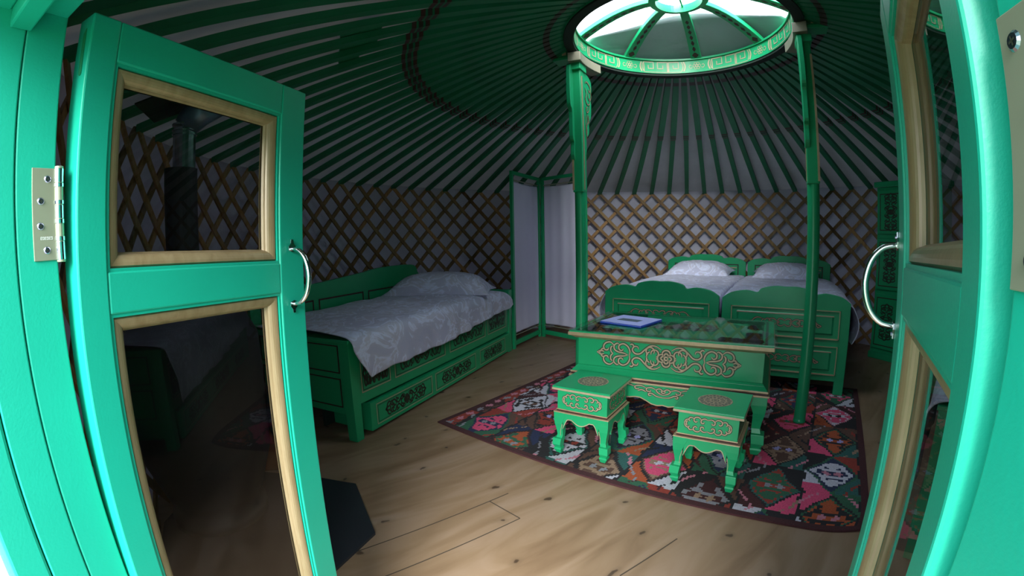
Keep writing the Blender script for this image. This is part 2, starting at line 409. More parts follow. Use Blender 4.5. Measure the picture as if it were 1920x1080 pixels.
# outdoors
mb = MB(); mb.box(-30, 30, -30, 30, -.25, -.20)
tag(mb.build('ground', grass_mat), 'grass outside the tent', None, None, 'structure')
mb = MB(); mb.box(-1.6, 1.6, -1.4, .13, -.19, -.01, 0, Matrix.Translation((-.02, -.15, 0)) @ rotz(-math.radians(21)).to_4x4())
tag(mb.build('ground_deck', deck_mat), 'timber landing outside the door', None, None, 'structure')

# ------------------------------------------------------------------ door frame
U = Vector((.934, -.358, 0)); Nn = Vector((.358, .934, 0))
JL = Vector((-.561, .418, 0)); JR = Vector((.205, .126, 0))
frame = thing('trim_1', 'green painted timber frame of the doorway', None, kind='structure')
def fbox(name, mat, O, u0, u1, t0, t1, z0, z1, bev=.002):
    mb = MB(); M = Matrix.Translation(O) @ Matrix(((U.x, -Nn.x, 0), (U.y, -Nn.y, 0), (0, 0, 1))).to_4x4()
    mb.box(u0, u1, t0, t1, z0, z1, 0, M); return mb.build(name, mat, frame, bevel=bev)
W = .82
fbox('jamb_post', green_door, JL, -.09, 0, 0, .0515, 0, 1.56)
fbox('jamb_board', green_door, JL, -.09, .0008, .0527, .0995, 0, 1.56)
fbox('jamb_cover_strip', green_door, JL, -.13, .0, .1007, .146, 0, 1.56, .004)
fbox('jamb_post', green_door, JR, 0, .09, 0, .0515, 0, 1.56)
fbox('jamb_board', green_door, JR, 0, .09, .0527, .0995, 0, 1.56)
fbox('jamb_cover_strip', green_door, JR, 0, .13, .1007, .23, 0, 1.56)
fbox('header_beam', green_door, JL, -.09, W+.09, 0, .046, 1.392, 1.62)
fbox('header_stop', green_door, JL, .0, W, .046, .075, 1.362, 1.62, .003)
fbox('header_board', green_door, JL, -.13, W+.13, .075, .20, 1.385, 1.62, .003)
fbox('threshold', green_door, JL, -.09, W+.09, -.0, .15, -.005, .03)

# ------------------------------------------------------------------ door leaves
TF, TS = .0297, .0097
def leaf(name, label, hx, hy, phi, s, hinge_side):
    X = azdir(phi); Z = Vector((TS, TF, 1)).normalized(); X = (X - Z*X.dot(Z)).normalized(); Y = Z.cross(X)
    M = Matrix.Identity(4)
    for i, v in enumerate((X, Y, Z)):
        for j in range(3): M[j][i] = v[j]
    root = bpy.data.objects.new(name, None); col.objects.link(root)
    root.matrix_world = Matrix.Translation((hx-TS*CAMH, hy-TF*CAMH, 0)) @ M
    tag(root, label, None, None, 'structure')
    w, a1, a2 = .4443, .0432, .3788; zt, z1, z2, z3, z4, z0 = 1.403, 1.3436, 1.0611, 1.0049, .16, .035
    th = .044
    yb = (0, s*th)
    def bx(nm, x0, x1, za, zb, y0=0, y1=th, mat=green_door, bev=.0025):
        mb = MB(); ya, yc = sorted((s*y0, s*y1)); mb.box(x0, x1, ya, yc, za, zb); return mb.build(nm, mat, root, bevel=bev)
    bx('stile', 0, a1, z0, zt); bx('stile', a2, w, z0, zt)
    bx('top_rail', a1, a2, z1, zt, .0006, th); bx('middle_rail', a1, a2, z3, z2, .0006, th); bx('bottom_rail', a1, a2, z0, z4, .0006, th)
    for (za, zb) in ((z2, z1), (z4, z3)):
        # green rebate lip just inside the opening
        mb = MB(); lip = .0045; ya, yc = sorted((s*.003, s*(th-.003)))
        mb.box(a1, a1+lip, ya, yc, za, zb); mb.box(a2-lip, a2, ya, yc, za, zb); mb.box(a1+lip, a2-lip, ya, yc, za, za+lip); mb.box(a1+lip, a2-lip, ya, yc, zb-lip, zb)
        mb.build('rebate_lip', green_door, root)
        mb = MB(); ya, yc = sorted((s*.0235, s*.0275)); mb.box(a1+.004, a2-.004, ya, yc, za+.004, zb-.004); mb.build('glass_pane', pane_glass, root)
        # rounded glazing bead, both faces, mitred
        for side in (0, 1):
            mb = MB(); xi0, xi1, zi0, zi1 = a1+lip, a2-lip, za+lip, zb-lip
            prof = []                       # (inset, y)
            if side == 0:
                bw, y_out, y_gl = .0215, .0060, .0232
            else: bw, y_out, y_gl = .0215, th-.006, .0278
            prof.append((0, y_gl)); prof.append((0, y_out+(.004 if side == 0 else -.004)))
            for k in range(7):
                a = k/6*pi/2
                prof.append((.003+(bw-.005)*math.sin(a), y_gl+(y_out-y_gl)*(.25+.75*math.cos(a))))
            prof.append((bw, y_gl))
            rings = []
            for (ins, y) in prof:
                rings.append([(xi0+ins, s*y, zi0+ins), (xi1-ins, s*y, zi0+ins), (xi1-ins, s*y, zi1-ins), (xi0+ins, s*y, zi1-ins)])
            mb.loft(rings, cap=False); o = mb.build('glazing_bead', bead_wood, root)
            if side == 0: o['label'] = 'bronze stained rounded bead round the pane'
    if s < 0:   # meeting strip carried by this leaf
        mb = MB(); ya, yc = sorted((s*.012, s*(th+.012))); mb.box(w, w+.030, ya, yc, z0, zt); mb.build('meeting_strip', green_door, root, bevel=.002)
        mb = MB(); ya, yc = sorted((s*.022, s*(th+.012))); mb.box(w+.030, w+.052, ya, yc, z0, zt); mb.build('meeting_strip', green_door, root, bevel=.002)
    # bow handle on the stile at the middle rail
    hx0 = .4075 if s > 0 else .452
    zt_h, zb_h = 1.088, .982
    mb = MB(); pts = catmull([(hx0, 0, zt_h), (hx0+.001, -s*.020, zt_h-.004), (hx0+.002, -s*.036, zt_h-.022), (hx0+.002, -s*.043, (zt_h+zb_h)/2), (hx0+.002, -s*.036, zb_h+.022), (hx0+.001, -s*.020, zb_h+.004), (hx0, 0, zb_h)], 6)
    mb.tube(pts, .0042, 12, rs=[.0036+.0016*math.sin(pi*i/(len(pts)-1)) for i in range(len(pts))])
    hd = mb.build('door_handle', chrome, root, smooth=True); hd['label'] = 'chrome bow handle'
    for zz, d in ((zt_h, 1), (zb_h, -1)):
        mb = MB()
        mb.prism([(-.009, -.004*d), (-.0095, .004*d), (-.004, .010*d), (-.003, .017*d), (.003, .017*d), (.004, .010*d), (.0095, .004*d), (.009, -.004*d), (0, -.007*d)],
                 (hx0, -s*.0025, zz), (1, 0, 0), (0, 0, 1), .002 if s < 0 else .002)
        mb.build('mounting_plate', chrome, hd)
        mb = MB(); mb.tube([(hx0, -s*.002, zz+.011*d), (hx0, -s*.0045, zz+.011*d)], .0028, 8); mb.build('screw', screwm, hd)
    # butt hinge: knuckle at the corner, plate on the jamb
    return root, (X, Y, Z)
def latch_slot(root):
    mb = MB(); pts = [(.018+.0045*math.cos(t), 1.322+.0045*math.sin(t)) for t in [pi+i*pi/6 for i in range(7)]]+[(.0235, 1.378), (.016, 1.384)]
    mb.prism(pts, (-.0004, 0, 0), (0, 1, 0), (0, 0, 1), -.0008); mb.build('latch_slot', green_pole, root)
dl, axL = leaf('door_1', 'left green glazed door leaf, swung inwards, with chrome bow handle', -.5359, .4287, .2844, 1, 0)
latch_slot(dl)
dr, axR = leaf('door_2', 'right green glazed door leaf seen almost edge on beside the camera', .2065, .1444, .7226, -1, 0)
def hinge(parent_thing, J, zb, h, sgn, leafdir, name='hinge'):
    # plate lying on the jamb face (facing the opening)
    O = J + U*(.0012*sgn); side = U*sgn
    root = bpy.data.objects.new(name, None); col.objects.link(root); root.parent = frame
    root['label'] = 'stainless butt hinge'
    M = Matrix.Translation(O) @ Matrix(((-Nn.x, side.x, 0), (-Nn.y, side.y, 0), (0, 0, 1))).to_4x4()
    mb = MB(); mb.box(.001, .0312, -.001, .001, zb, zb+h, 0, M); mb.build('hinge_plate', steel, root, bevel=.0006)
    for i, (t, f) in enumerate(((.011, .88), (.020, .64), (.021, .37), (.014, .11))):
        c = M @ Vector((t, .001, zb+h*f)); c2 = M @ Vector((t, .0022, zb+h*f))
        mb = MB(); mb.tube([c, c2], .0042, 14, rs=[.0046, .0034]); 
        k = mb.build('screw', screwm, root, smooth=False)
        mb = MB()
        for aa in (.3+i, .3+i+pi/2):
            d = Vector((math.cos(aa), 0, math.sin(aa)))*.0022; e = Vector((-math.sin(aa), 0, math.cos(aa)))*.0005
            cc = Vector((t, .0024, zb+h*f)); mb.add([M @ (cc-d-e), M @ (cc+d-e), M @ (cc+d+e), M @ (cc-d+e)], [(0, 1, 2, 3)])
        mb.build('screw_slot', dkline, k)
    K = J + Nn*.0035 + U*sgn*.0025 if sgn > 0 else J + Nn*.012 + U*.022
    segs = [(0, .20, .0062), (.205, .255, .0066), (.26, .39, .0056), (.395, .445, .0066), (.45, .60, .0060), (.605, .65, .0066), (.655, .79, .0056), (.795, .84, .0066), (.845, 1.0, .0062)]
    for a, b, r in segs:
        mb = MB(); mb.cyl((K.x, K.y), r, zb+h*a, zb+h*b, 16); mb.build('knuckle', chrome, root, bevel=.0006)
    mb = MB(); mb.cyl((K.x, K.y), .0058, zb-.003, zb+h+.003, 16); mb.build('pin', steel, root, bevel=.001)
    if sgn > 0:
        # worn pale maker's stamp on the plate, too small to read
        mb = MB(); x = .0105
        for k in range(6):
            w_ = .0022
            for (fx0, fx1, fz0, fz1) in ((0, .25, 0, 1), (0, 1, .8, 1), (0, .8, .42, .6), (.2, 1, 0, .18)) if k % 2 == 0 else ((0, 1, .8, 1), (.75, 1, .2, 1), (0, 1, 0, .2), (0, .25, .4, 1)):
                xx = x+.0
                P = [Vector((.022-(k*.0027)+(-fx0)*w_, .0013, zb+h*.225+fz0*.0036)), Vector((.022-(k*.0027)-fx1*w_, .0013, zb+h*.225+fz0*.0036)),
                     Vector((.022-(k*.0027)-fx1*w_, .0013, zb+h*.225+fz1*.0036)), Vector((.022-(k*.0027)-fx0*w_, .0013, zb+h*.225+fz1*.0036))]
                mb.add([M @ p for p in P], [(0, 1, 2, 3)])
        mb.build('stamped_mark', white_paint, root)
    return root
hinge(dl, JL, 1.080, .113, 1, axL[0])
hinge(dr, JR, 1.062, .113, -1, axR[0])

# ------------------------------------------------------------------ lattice wall sections
NP = 84; dphi = 2*pi/NP
lat_z = ZE-.015
def lattice(name, label, k0, k1, parent=None):
    """slats between crossing numbers k0..k1 (pole positions); thing = one khana section"""
    mb = MB(); tones = []
    rise = 1.50; turns = 7.5     # a slat climbs 'rise' metres while passing 'turns' pole spacings
    L = []
    for lay, sg in ((0, 1), (1, -1)):
        r = RW-.008-.016*lay
        for k in range(k0-9, k1+10):
            # slat passes top at angle k*dphi, goes down to angle (k - sg*turns)*dphi
            t0, t1 = 0.0, 1.0
            pts = []
            n = 12
            for i in range(n+1):
                t = i/n; kk = k - sg*turns*t
                if k0-.001 <= kk <= k1+.001: pts.append((kk*dphi, lat_z+.035-(lat_z+.03)*t))
            if len(pts) < 2: continue
            tone = random.uniform(.55, 1.25); hue = random.uniform(-.08, .12)
            if k == k1-6 and lay == 1: pass
            wv = .0168
            rings = []
            for (a, z) in pts:
                d = Vector((math.sin(a), math.cos(a), 0)); tg = Vector((math.cos(a), -math.sin(a), 0))
                sl = Vector((-tg.x*sg*turns*dphi*RW, -tg.y*sg*turns*dphi*RW, -(lat_z))).normalized()
                nrm = sl.cross(d).normalized()
                c = Vector((CX, CY, 0)) + d*r + Vector((0, 0, max(.01, z)))
                rings.append([c-nrm*wv-d*.0055, c+nrm*wv-d*.0055, c+nrm*wv+d*.0055, c-nrm*wv+d*.0055])
            b0 = len(mb.f); mb.loft(rings); tones += [(tone*(1+hue), tone, tone*(1-hue))]*(len(mb.f)-b0)
    o = mb.build(name, lattice_wood, parent)
    me = o.data; at = me.color_attributes.new('tone', 'FLOAT_COLOR', 'CORNER')
    for p in me.polygons:
        c = tones[p.index]
        for li in p.loop_indices: at.data[li].color = (*c, 1)
    return tag(o, label, 'lattice wall', 'folding lattice sections of the round wall')
kL = aL0/dphi; kR = aR0/dphi
import math as _m
K0 = _m.ceil(kL+.2); K1 = _m.floor(kR-.2)
kb = round(caz(3.45, 4.10)/dphi)    # section joint right of the double beds
ka = round(caz(-.30, 5.12)/dphi)    # behind the folding screen
kc = round(caz(-1.70, 3.30)/dphi)
kd = round(caz(3.9, 2.2)/dphi)
lattice('lattice_section', 'wooden lattice section on the left behind the stove', K0, kc)
lattice('lattice_section', 'wooden lattice section rising behind the left daybed', kc-1, ka)
lattice('lattice_section', 'wooden lattice section behind the folding screen and the double beds', ka-1, kb)
lattice('lattice_section', 'wooden lattice section between double beds and green cabinet', kb-2, kd)
lattice('lattice_section', 'wooden lattice section on the right near the doorway', kd-1, K1)

# ------------------------------------------------------------------ roof poles
def pole_mesh():
    mb = MB()
    def st(r): # width, depth
        if r > 1.64: return .046, .030
        if r > 1.0: return .052, .034
        return .052-(1.0-r)/(1.0-RR)*.016, .032
    rs = [RW-.02, 2.4, 2.0, 1.665, 1.655, 1.635, 1.625, 1.605, 1.595, 1.575, 1.3, 1.05, .92, .90, .86, .82, .78, RR+.02]
    rings = []
    for r in rs:
        wd, dp = st(r); z = ZE + (RW-r)/(RW-RR)*(ZR-ZE)
        rings.append([(r, -wd/2, z+.028-dp), (r, wd/2, z+.028-dp), (r, wd/2, z+.028), (r, -wd/2, z+.028)])
    for i in range(len(rs)-1):
        a = rs[i]; m = 0
        if 1.57 < a < 1.66: m = (1, 0, 2, 0)[i % 4]
        if .80 < a < .91: m = (1, 0, 2, 0)[i % 4]
        mb.loft([rings[i], rings[i+1]], cap=False, mi=m)
    mb.f.append([0, 1, 2, 3]); mb.m.append(0)
    return mb
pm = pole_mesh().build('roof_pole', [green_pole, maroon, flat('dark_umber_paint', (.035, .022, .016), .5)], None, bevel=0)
tag(pm, 'green roof pole with painted maroon bands, running up to the crown ring', 'roof pole', 'green poles fanning out from the crown ring')
for k in range(NP):
    o = pm if k == 0 else pm.copy()
    if k: col.objects.link(o)
    a = (k+.0)*dphi
    o.location = (CX, CY, 0); o.rotation_euler = (0, 0, pi/2-a)

# ------------------------------------------------------------------ crown ring (toono)
crown = thing('crown_ring', 'round green crown ring of the roof with key pattern and curved spokes', 'roof crown', (CX, CY, 0), 0)
def ringmesh(prof, n=96):
    mb = MB(); rings = []
    for k in range(n):
        a = 2*pi*k/n; rings.append([(r*math.sin(a), r*math.cos(a), z) for r, z in prof])
    rings.append(rings[0]); mb.loft(rings, cap=False); return mb
zb, zt = 2.325, 2.425
ringmesh([(.668, zb), (.668, zt), (.70, zt+.012), (.74, zt+.012), (.752, zt), (.752, zb+.02), (.73, zb)]).build('rim', green, crown, bevel=0, smooth=False)
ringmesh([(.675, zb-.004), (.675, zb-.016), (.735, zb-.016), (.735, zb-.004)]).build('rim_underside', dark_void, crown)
ringmesh([(.655, zt-.004), (.655, zt+.010), (.70, zt+.014), (.70, zt-.004)]).build('rim_lip', green, crown)
def oncyl(mb, pts, r, wd, mi, closed=False, lift=.0):
    n = len(pts); L = []; Rr = []
    for i in range(n):
        if closed: a = pts[i-1]; b = pts[(i+1) % n]
        else: a = pts[max(i-1, 0)]; b = pts[min(i+1, n-1)]
        dx, dy = b[0]-a[0], b[1]-a[1]; l = math.hypot(dx, dy) or 1
        ox, oy = -dy/l*wd/2, dx/l*wd/2; x, y = pts[i]
        for s_, LL in ((1, L), (-1, Rr)):
            an = (x+s_*ox)/r; LL.append(Vector(((r-lift)*math.sin(an), (r-lift)*math.cos(an), y+s_*oy)))
    b0 = len(mb.v); mb.v += L+Rr
    for i in range(n if closed else n-1):
        j = (i+1) % n; mb.f.append([b0+i, b0+j, b0+n+j, b0+n+i]); mb.m.append(mi)
def dens(P, step=.02):
    out = []
    for i in range(len(P)-1):
        a, b = P[i], P[i+1]; m = max(1, int(math.hypot(b[0]-a[0], b[1]-a[1])/step))
        for k in range(m): out.append((a[0]+(b[0]-a[0])*k/m, a[1]+(b[1]-a[1])*k/m))
    out.append(P[-1]); return out
ri = .667; zm = (zb+zt)/2; hh = (zt-zb)/2-.012
NS = 8
for k in range(NS):
    key = MB(); ros = MB()
    a0 = AX+2*pi*k/NS; x0 = a0*ri
    for sg, xx_ in ((1, x0), (-1, x0+2*pi/NS*ri)):
        for off, wd in ((.088, .010), (.104, .006)):
            q = [(xx_+sg*(off-.012*math.cos(t/8*pi-pi/2)*1.0+.012), zm+hh*(2*t/8-1)) for t in range(9)]
            oncyl(key, q, ri, wd, 0, lift=.0015)
    # rosette
    for j in range(6):
        t = j/6*2*pi; oncyl(ros, [(x0+.020*math.cos(t)+.010*math.cos(u/8*2*pi), zm+.020*math.sin(t)+.010*math.sin(u/8*2*pi)) for u in range(8)], ri, .0035, 0, True, .0015)
    oncyl(ros, [(x0+.009*math.cos(u/8*2*pi), zm+.009*math.sin(u/8*2*pi)) for u in range(8)], ri, .005, 0, True, .0016)
    for sg in (-1, 1):
        oncyl(ros, [(x0+sg*x, zm+y) for x, y in catmull([(.034, -.012), (.048, -.018), (.058, -.004), (.050, .010), (.040, .004)], 4)], ri, .004, 0, lift=.0015)
    # key fret between rosettes
    xa = x0+.118; xb = x0+2*pi/NS*ri-.118; L_ = xb-xa; u = L_/3
    for m in range(3):
        X = xa+u*m
        P = [(X, zm-hh), (X, zm+hh), (X+u*.78, zm+hh), (X+u*.78, zm-hh*.35), (X+u*.36, zm-hh*.35), (X+u*.36, zm+hh*.35)]
        if m % 2: P = [(2*(X+u*.45)-x, y) for x, y in P]
        oncyl(key, dens([(x, y) for x, y in P]), ri, .0075, 0, lift=.0015)
    oncyl(key, dens([(xa, zm-hh-.004), (xb, zm-hh-.004)]), ri, .004, 0, lift=.0012)
    key.build('key_pattern', gold_line, crown, recalc=False)
    ros.build('rosette_pattern', gold_line, crown, recalc=False)
rh, zh = .17, 2.60
for k in range(NS):
    a = AX+2*pi*k/NS; d = azdir(a); t = Vector((math.cos(a), -math.sin(a), 0)); mb = MB(); rings = []
    for i in range(9):
        f = i/8; r = .69+(rh-.01-.69)*f; z = zt+(zh-zt)*math.sin(f*pi/2)**.9
        c = d*r+Vector((0, 0, z)); w_ = .042-.014*f; rings.append([c-t*w_-Vector((0, 0, .018)), c+t*w_-Vector((0, 0, .018)), c+t*w_+Vector((0, 0, .014)), c-t*w_+Vector((0, 0, .014))])
    mb.loft(rings); sp = mb.build('spoke', green, crown, bevel=.004)
    mb = MB()
    for i in range(7):
        f = .08+i*.10; pts = []
        for ff in (f, f+.08):
            r = .69+(rh-.01-.69)*ff; z = zt+(zh-zt)*math.sin(ff*pi/2)**.9; pts.append(d*r+Vector((0, 0, z-.0195)))
        wv = .013 if i else .026
        mb.add([pts[0]-t*wv*.3, pts[0]+t*wv*.3, (pts[0]+pts[1])/2+t*wv, pts[1]+t*wv*.2, pts[1]-t*wv*.2, (pts[0]+pts[1])/2-t*wv], [(0, 1, 2, 3, 4, 5)])
    mb.build('painted_scroll', maroon, sp, recalc=False)
ringmesh([(rh-.022, zh-.03), (rh-.026, zh+.02), (rh+.012, zh+.03), (rh+.022, zh-.02)], 48).build('hub_ring', green, crown)
mb = MB(); mb.lathe((0, 0), [(.004, zh-.01), (.014, zh), (.016, zh+.02), (.010, zh+.05), (.003, zh+.06)], 12)
for a in (AX, AX+pi/2, AX+pi, AX-pi/2):
    d = azdir(a); mb.tube([d*.008+Vector((0, 0, zh+.022)), d*(rh-.018)+Vector((0, 0, zh+.006))], .006, 8)
mb.build('hub_cross', green, crown, smooth=True)
# weather flap lying over the far half of the crown
mb = MB(); fl = []
for i in range(49):
    a = AX-math.radians(76)+math.radians(146)*i/48; row = []
    for j in range(9):
        f = j/8; rin = .30+.36*(abs(i-24)/24)**2.4
        r = .80+(rin-.80)*f
        z = zt+.03+(zh+.035-zt)*max(0, (.76-r)/.6)**.85
        row.append((r*math.sin(a), r*math.cos(a), z))
    fl.append(row)
fl2 = [[(x, y, z+.006) for x, y, z in r][::-1] for r in fl]
mb.loft([a+b for a, b in zip(fl, fl2)])
cf = mb.build('crown_flap', fabric('flap_canvas', (.42, .46, .50), .05), None, smooth=True)
cf.location = (CX, CY, 0)
tag(cf, 'grey canvas flap lying over the far half of the crown opening', 'canvas flap')

# ------------------------------------------------------------------ the two posts
def post(x, y, side, label):
    rt = thing('crown_post', label, 'post', (x, y, .0098 if x > 1 else 0), -AX, 'carved posts under the crown ring')
    # local: x = across (u), y = along axis (v); side = +1: ring centre lies towards +x
    mb = MB(); mb.lathe((0, 0), [(.038, 0), (.038, .01), (.0355, .02), (.0355, 1.375)], 24); mb.build('shaft', green, rt, smooth=False)
    mb = MB(); mb.box(-.036, .036, -.036, .036, 1.375, 2.20); mb.build('square_head', green, rt, bevel=.006)
    mb = MB(); mb.box(side*.036-.004*(side < 0), side*.036+.004*(side > 0), -.020, -.008, 1.39, 2.15)
    mb.box(-.036, -.024, -.040, -.036, 1.39, 2.12) if side > 0 else mb.box(.024, .036, -.040, -.036, 1.39, 2.12)
    o = mb.build('gilded_rib', gold, rt); o['label'] = 'gilded rib'
    # plain wavy board on the near side
    prof = catmull([(.036, 1.58), (.050, 1.62), (.046, 1.70), (.066, 1.74), (.064, 1.90), (.092, 1.95), (.094, 2.10), (.078, 2.22), (.036, 2.24)], 4)
    mb = MB(); mb.prism([(0, 1.58)]+prof+[(0, 2.24)], (-.014, 0, 0), (0, -1, 0), (0, 0, 1), .028); mb.build('wavy_board', green, rt, bevel=.003)
    # carved bracket on the far side
    prof = catmull([(.030, 1.60), (.055, 1.66), (.060, 1.74), (.105, 1.78), (.115, 1.86), (.150, 1.90), (.165, 1.99), (.155, 2.05), (.178, 2.10), (.175, 2.16), (.12, 2.19), (.03, 2.20)], 4)
    mb = MB(); mb.prism([(0, 1.60)]+prof+[(0, 2.20)], (side*.012, 0, 0), (0, 1, 0), (0, 0, 1), .020); br = mb.build('carved_bracket', green, rt, bevel=.002)
    mb = MB()
    if side > 0: P, ux = (side*.033, .10, 2.06), (0, 1, 0)
    else: P, ux = (side*.013, .10, 2.06), (0, -1, 0)
    sgn = 1 if side > 0 else -1
    X0 = side*.034 if side > 0 else -.014
    for s in [catmull([(-.05, .09), (-.02, .11), (.02, .10), (.05, .08), (.03, .05), (0, .06)], 4), catmull([(.05, .07), (.055, .02), (.03, -.01), (.0, .01), (.01, .04)], 4),
              catmull([(-.05, .06), (-.03, .02), (-.05, -.02), (-.02, -.05), (.02, -.04), (.03, -.01)], 4), catmull([(.02, -.05), (.0, -.09), (-.03, -.11), (-.04, -.08), (-.02, -.07)], 4),
              catmull([(-.04, -.12), (-.02, -.16), (-.04, -.20), (-.055, -.24), (-.045, -.28)], 4), catmull([(-.01, -.12), (.0, -.16), (-.025, -.19)], 4), catmull([(-.055, -.14), (-.06, -.2), (-.04, -.23), (-.05, -.3)], 4)]:
        # painted on the face turned to the ring centre
        a = [(p[0]*sgn, p[1]) for p in s]
        mb.ribbon(a, .013, (X0, .10, 2.03), (0, sgn, 0), (0, 0, 1), .0012, 1); mb.ribbon(a, .006, (X0, .10, 2.03), (0, sgn, 0), (0, 0, 1), .0022, 0)
    mb.build('carved_scroll', [gold, dkline], br, recalc=False)
    # block beside the ring and capital under it
    mb = MB(); mb.box(*sorted((-side*.145, -side*.052)), -.05, .05, 2.30, 2.40); mb.box(*sorted((-side*.150, -side*.0)), -.055, .055, 2.272, 2.294); mb.build('outer_block', green, rt, bevel=.004)
    mb = MB(); mb.box(*sorted((-side*.080, -side*.051)), -.058, -.046, 2.302, 2.392); o = mb.build('gilded_cap', gold, rt, bevel=.003); o['label'] = 'gilded cap'
    # curved capital following the ring underside
    mb = MB(); rings = []
    cx = side*.712
    for i in range(15):
        a = -.14+.48*i/14
        ang = math.pi+0  # from centre towards the post
        px = lambda r: cx - side*r*math.cos(a); py = lambda r: r*math.sin(a)
        rings.append([(px(.655), py(.655), 2.235), (px(.655), py(.655), 2.296), (px(.740), py(.740), 2.296), (px(.740), py(.740), 2.235)])
    mb.loft(rings); o = mb.build('capital', flat('capital_grey_gold_%d' % (side > 0), (.27, .24, .17), .5, metal=.2), rt, bevel=.003); o['label'] = 'pale gilded curved capital'
    mb = MB(); mb.box(-.045, .045, -.06, .06, 2.19, 2.236); mb.build('neck_block', green, rt, bevel=.003)
    return rt
post(.455, 2.962, 1, 'green carved post left of the table, rising from behind it to the crown')
post(1.690, 2.262, -1, 'green carved post standing on the rug right of the table')

# ------------------------------------------------------------------ furniture helpers
def cabriole(mb, cx, cy, sx, sy, S, H, k=1.0, mi=0):
    """leg at outer corner (cx,cy); sx,sy point inwards; H leg height"""
    st = [(1.0, 0, .105), (.86, 0, .080), (.72, .004, .060), (.58, .014, .050), (.45, .020, .044), (.375, .014, .046), (.37, -.004, .066), (.22, -.008, .064), (.135, .010, .044), (.13, .002, .056), (.10, .000, .058), (.0, .016, .036)]
    rings = []
    for f, ins, wd in st:
        z = H*f; a = ins*k; b = a+wd*k
        rings.append([(cx+sx*a, cy+sy*a, z), (cx+sx*b, cy+sy*a, z), (cx+sx*b, cy+sy*b, z), (cx+sx*a, cy+sy*b, z)])
    mb.loft(rings, mi=mi)
def apron_outline(L, top, drop, n=14, kind='double'):
    # lower edge heights relative to top for a board of length L
    pts = []
    for i in range(n*2+1):
        x = -L/2+L*i/(2*n); t = x/(L/2)
        if kind == 'double':
            y = -drop*(.28+.32*max(0, math.cos(t*pi*1.0))**1.2 + .9*max(0, abs(t)-.72)/.28)
        else:
            y = -drop*(.30+.70*max(0, 1-abs(t)*1.15)**.7+.10*math.sin(abs(t)*pi*5)) if abs(t) < .80 else -drop*(.30+.9*(abs(t)-.80)/.2)
        pts.append((x, top+y))
    return pts

# ------------------------------------------------------------------ table
TA = -math.radians(31.3)
def world_to(base, a, lx, ly): return (base[0]+lx*math.cos(a)-ly*math.sin(a), base[1]+lx*math.sin(a)+ly*math.cos(a))
FRp = Vector((1.219, 1.880)); FLp = Vector((.302, 2.445))
tx = (FRp-FLp); TL = tx.length; tu = tx/TL; tv = Vector((-tu.y, tu.x)); TA = math.atan2(tu.y, tu.x)
TD = .715
tc_ = (FRp+FLp)/2+tv*TD/2
table = thing('low_table', 'low green chest-like table with gilded scrollwork on the rug', 'table', (tc_.x, tc_.y, .0098), TA)
hx, hy = TL/2, TD/2
mb = MB(); mb.box(-hx+.004, hx-.004, -hy+.004, hy-.004, .552, .566); mb.box(-hx+.03, hx-.03, -hy+.03, hy-.03, .530, .552); mb.build('table_top', green, table, bevel=.002)
mb = MB(); mb.box(-hx, hx, -hy, hy, .541, .5605); mb.frus((-hx+.03, hx-.03, -hy+.03, hy-.03), (-hx+.008, hx-.008, -hy+.008, hy-.008), .526, .541); mb.build('gilded_edge', gold, table, bevel=.003)
bx_, by_ = hx-.045, hy-.045
mb = MB(); mb.box(-bx_, bx_, -by_, by_, .372, .530); mb.build('body', green, table, bevel=.002)
mb = MB(); mb.frus((-bx_-.012, bx_+.012, -by_-.012, by_+.012), (-bx_-.002, bx_+.002, -by_-.002, by_+.002), .360, .372)
mb.frus((-bx_-.030, bx_+.030, -by_-.030, by_+.030), (-bx_-.012, bx_+.012, -by_-.012, by_+.012), .340, .360); mb.build('stepped_moulding', green, table, bevel=.0015)
mb = MB(); mb.box(-bx_-.034, bx_+.034, -by_-.034, by_+.034, .331, .340); mb.box(-bx_-.040, bx_+.040, -by_-.040, by_+.040, .312, .321); o = mb.build('gilded_moulding', gold, table, bevel=.002)
mb = MB(); mb.box(-bx_-.030, bx_+.030, -by_-.030, by_+.030, .321, .331); mb.build('groove', maroon, table)
lx, ly = bx_+.032, by_+.032
for sx, sy in ((1, 1), (-1, 1), (1, -1), (-1, -1)):
    mb = MB(); cabriole(mb, sx*lx, sy*ly, -sx, -sy, 1, .312, 1.0); mb.build('leg', green, table, bevel=.003)
for sy in (-1, 1):
    mb = MB(); L = 2*lx-.20; out = apron_outline(L, .312, .105, kind='long'); poly = [(-L/2, .312)]+out+[(L/2, .312)]
    mb.prism(poly, (0, sy*(ly-.006) + (.018 if sy < 0 else 0), 0), (1, 0, 0), (0, 0, 1), .018); ap = mb.build('apron', green, table)
    mb = MB(); mb.ribbon(out, .006, (0, sy*(ly-.006)-(0 if sy < 0 else -.001), 0), (1, 0, 0) if sy < 0 else (-1, 0, 0), (0, 0, 1), .0012 if sy < 0 else .0012); mb.build('gilded_line', gold, ap, recalc=False)
for sx in (-1, 1):
    mb = MB(); L = 2*ly-.20; out = apron_outline(L, .312, .06, kind='double'); poly = [(-L/2, .312)]+out+[(L/2, .312)]
    mb.prism(poly, (sx*(lx-.006)-(.018 if sx > 0 else 0), 0, 0), (0, 1, 0), (0, 0, 1), .018); mb.build('apron', green, table)
mb = MB(); stroke(mb, LONG, (0, -by_, .452), (1, 0, 0), (0, 0, 1), .0074, 1.02, .98); o = mb.build('carved_scrollwork', [gold_line, dkline], table, recalc=False); o['label'] = 'gilded scrollwork on the front'
mb = MB(); stroke(mb, LONG, (bx_, 0, .452), (0, 1, 0), (0, 0, 1), .0052, .60, .98); mb.build('carved_scrollwork', [dkline, dkline], table, recalc=False)
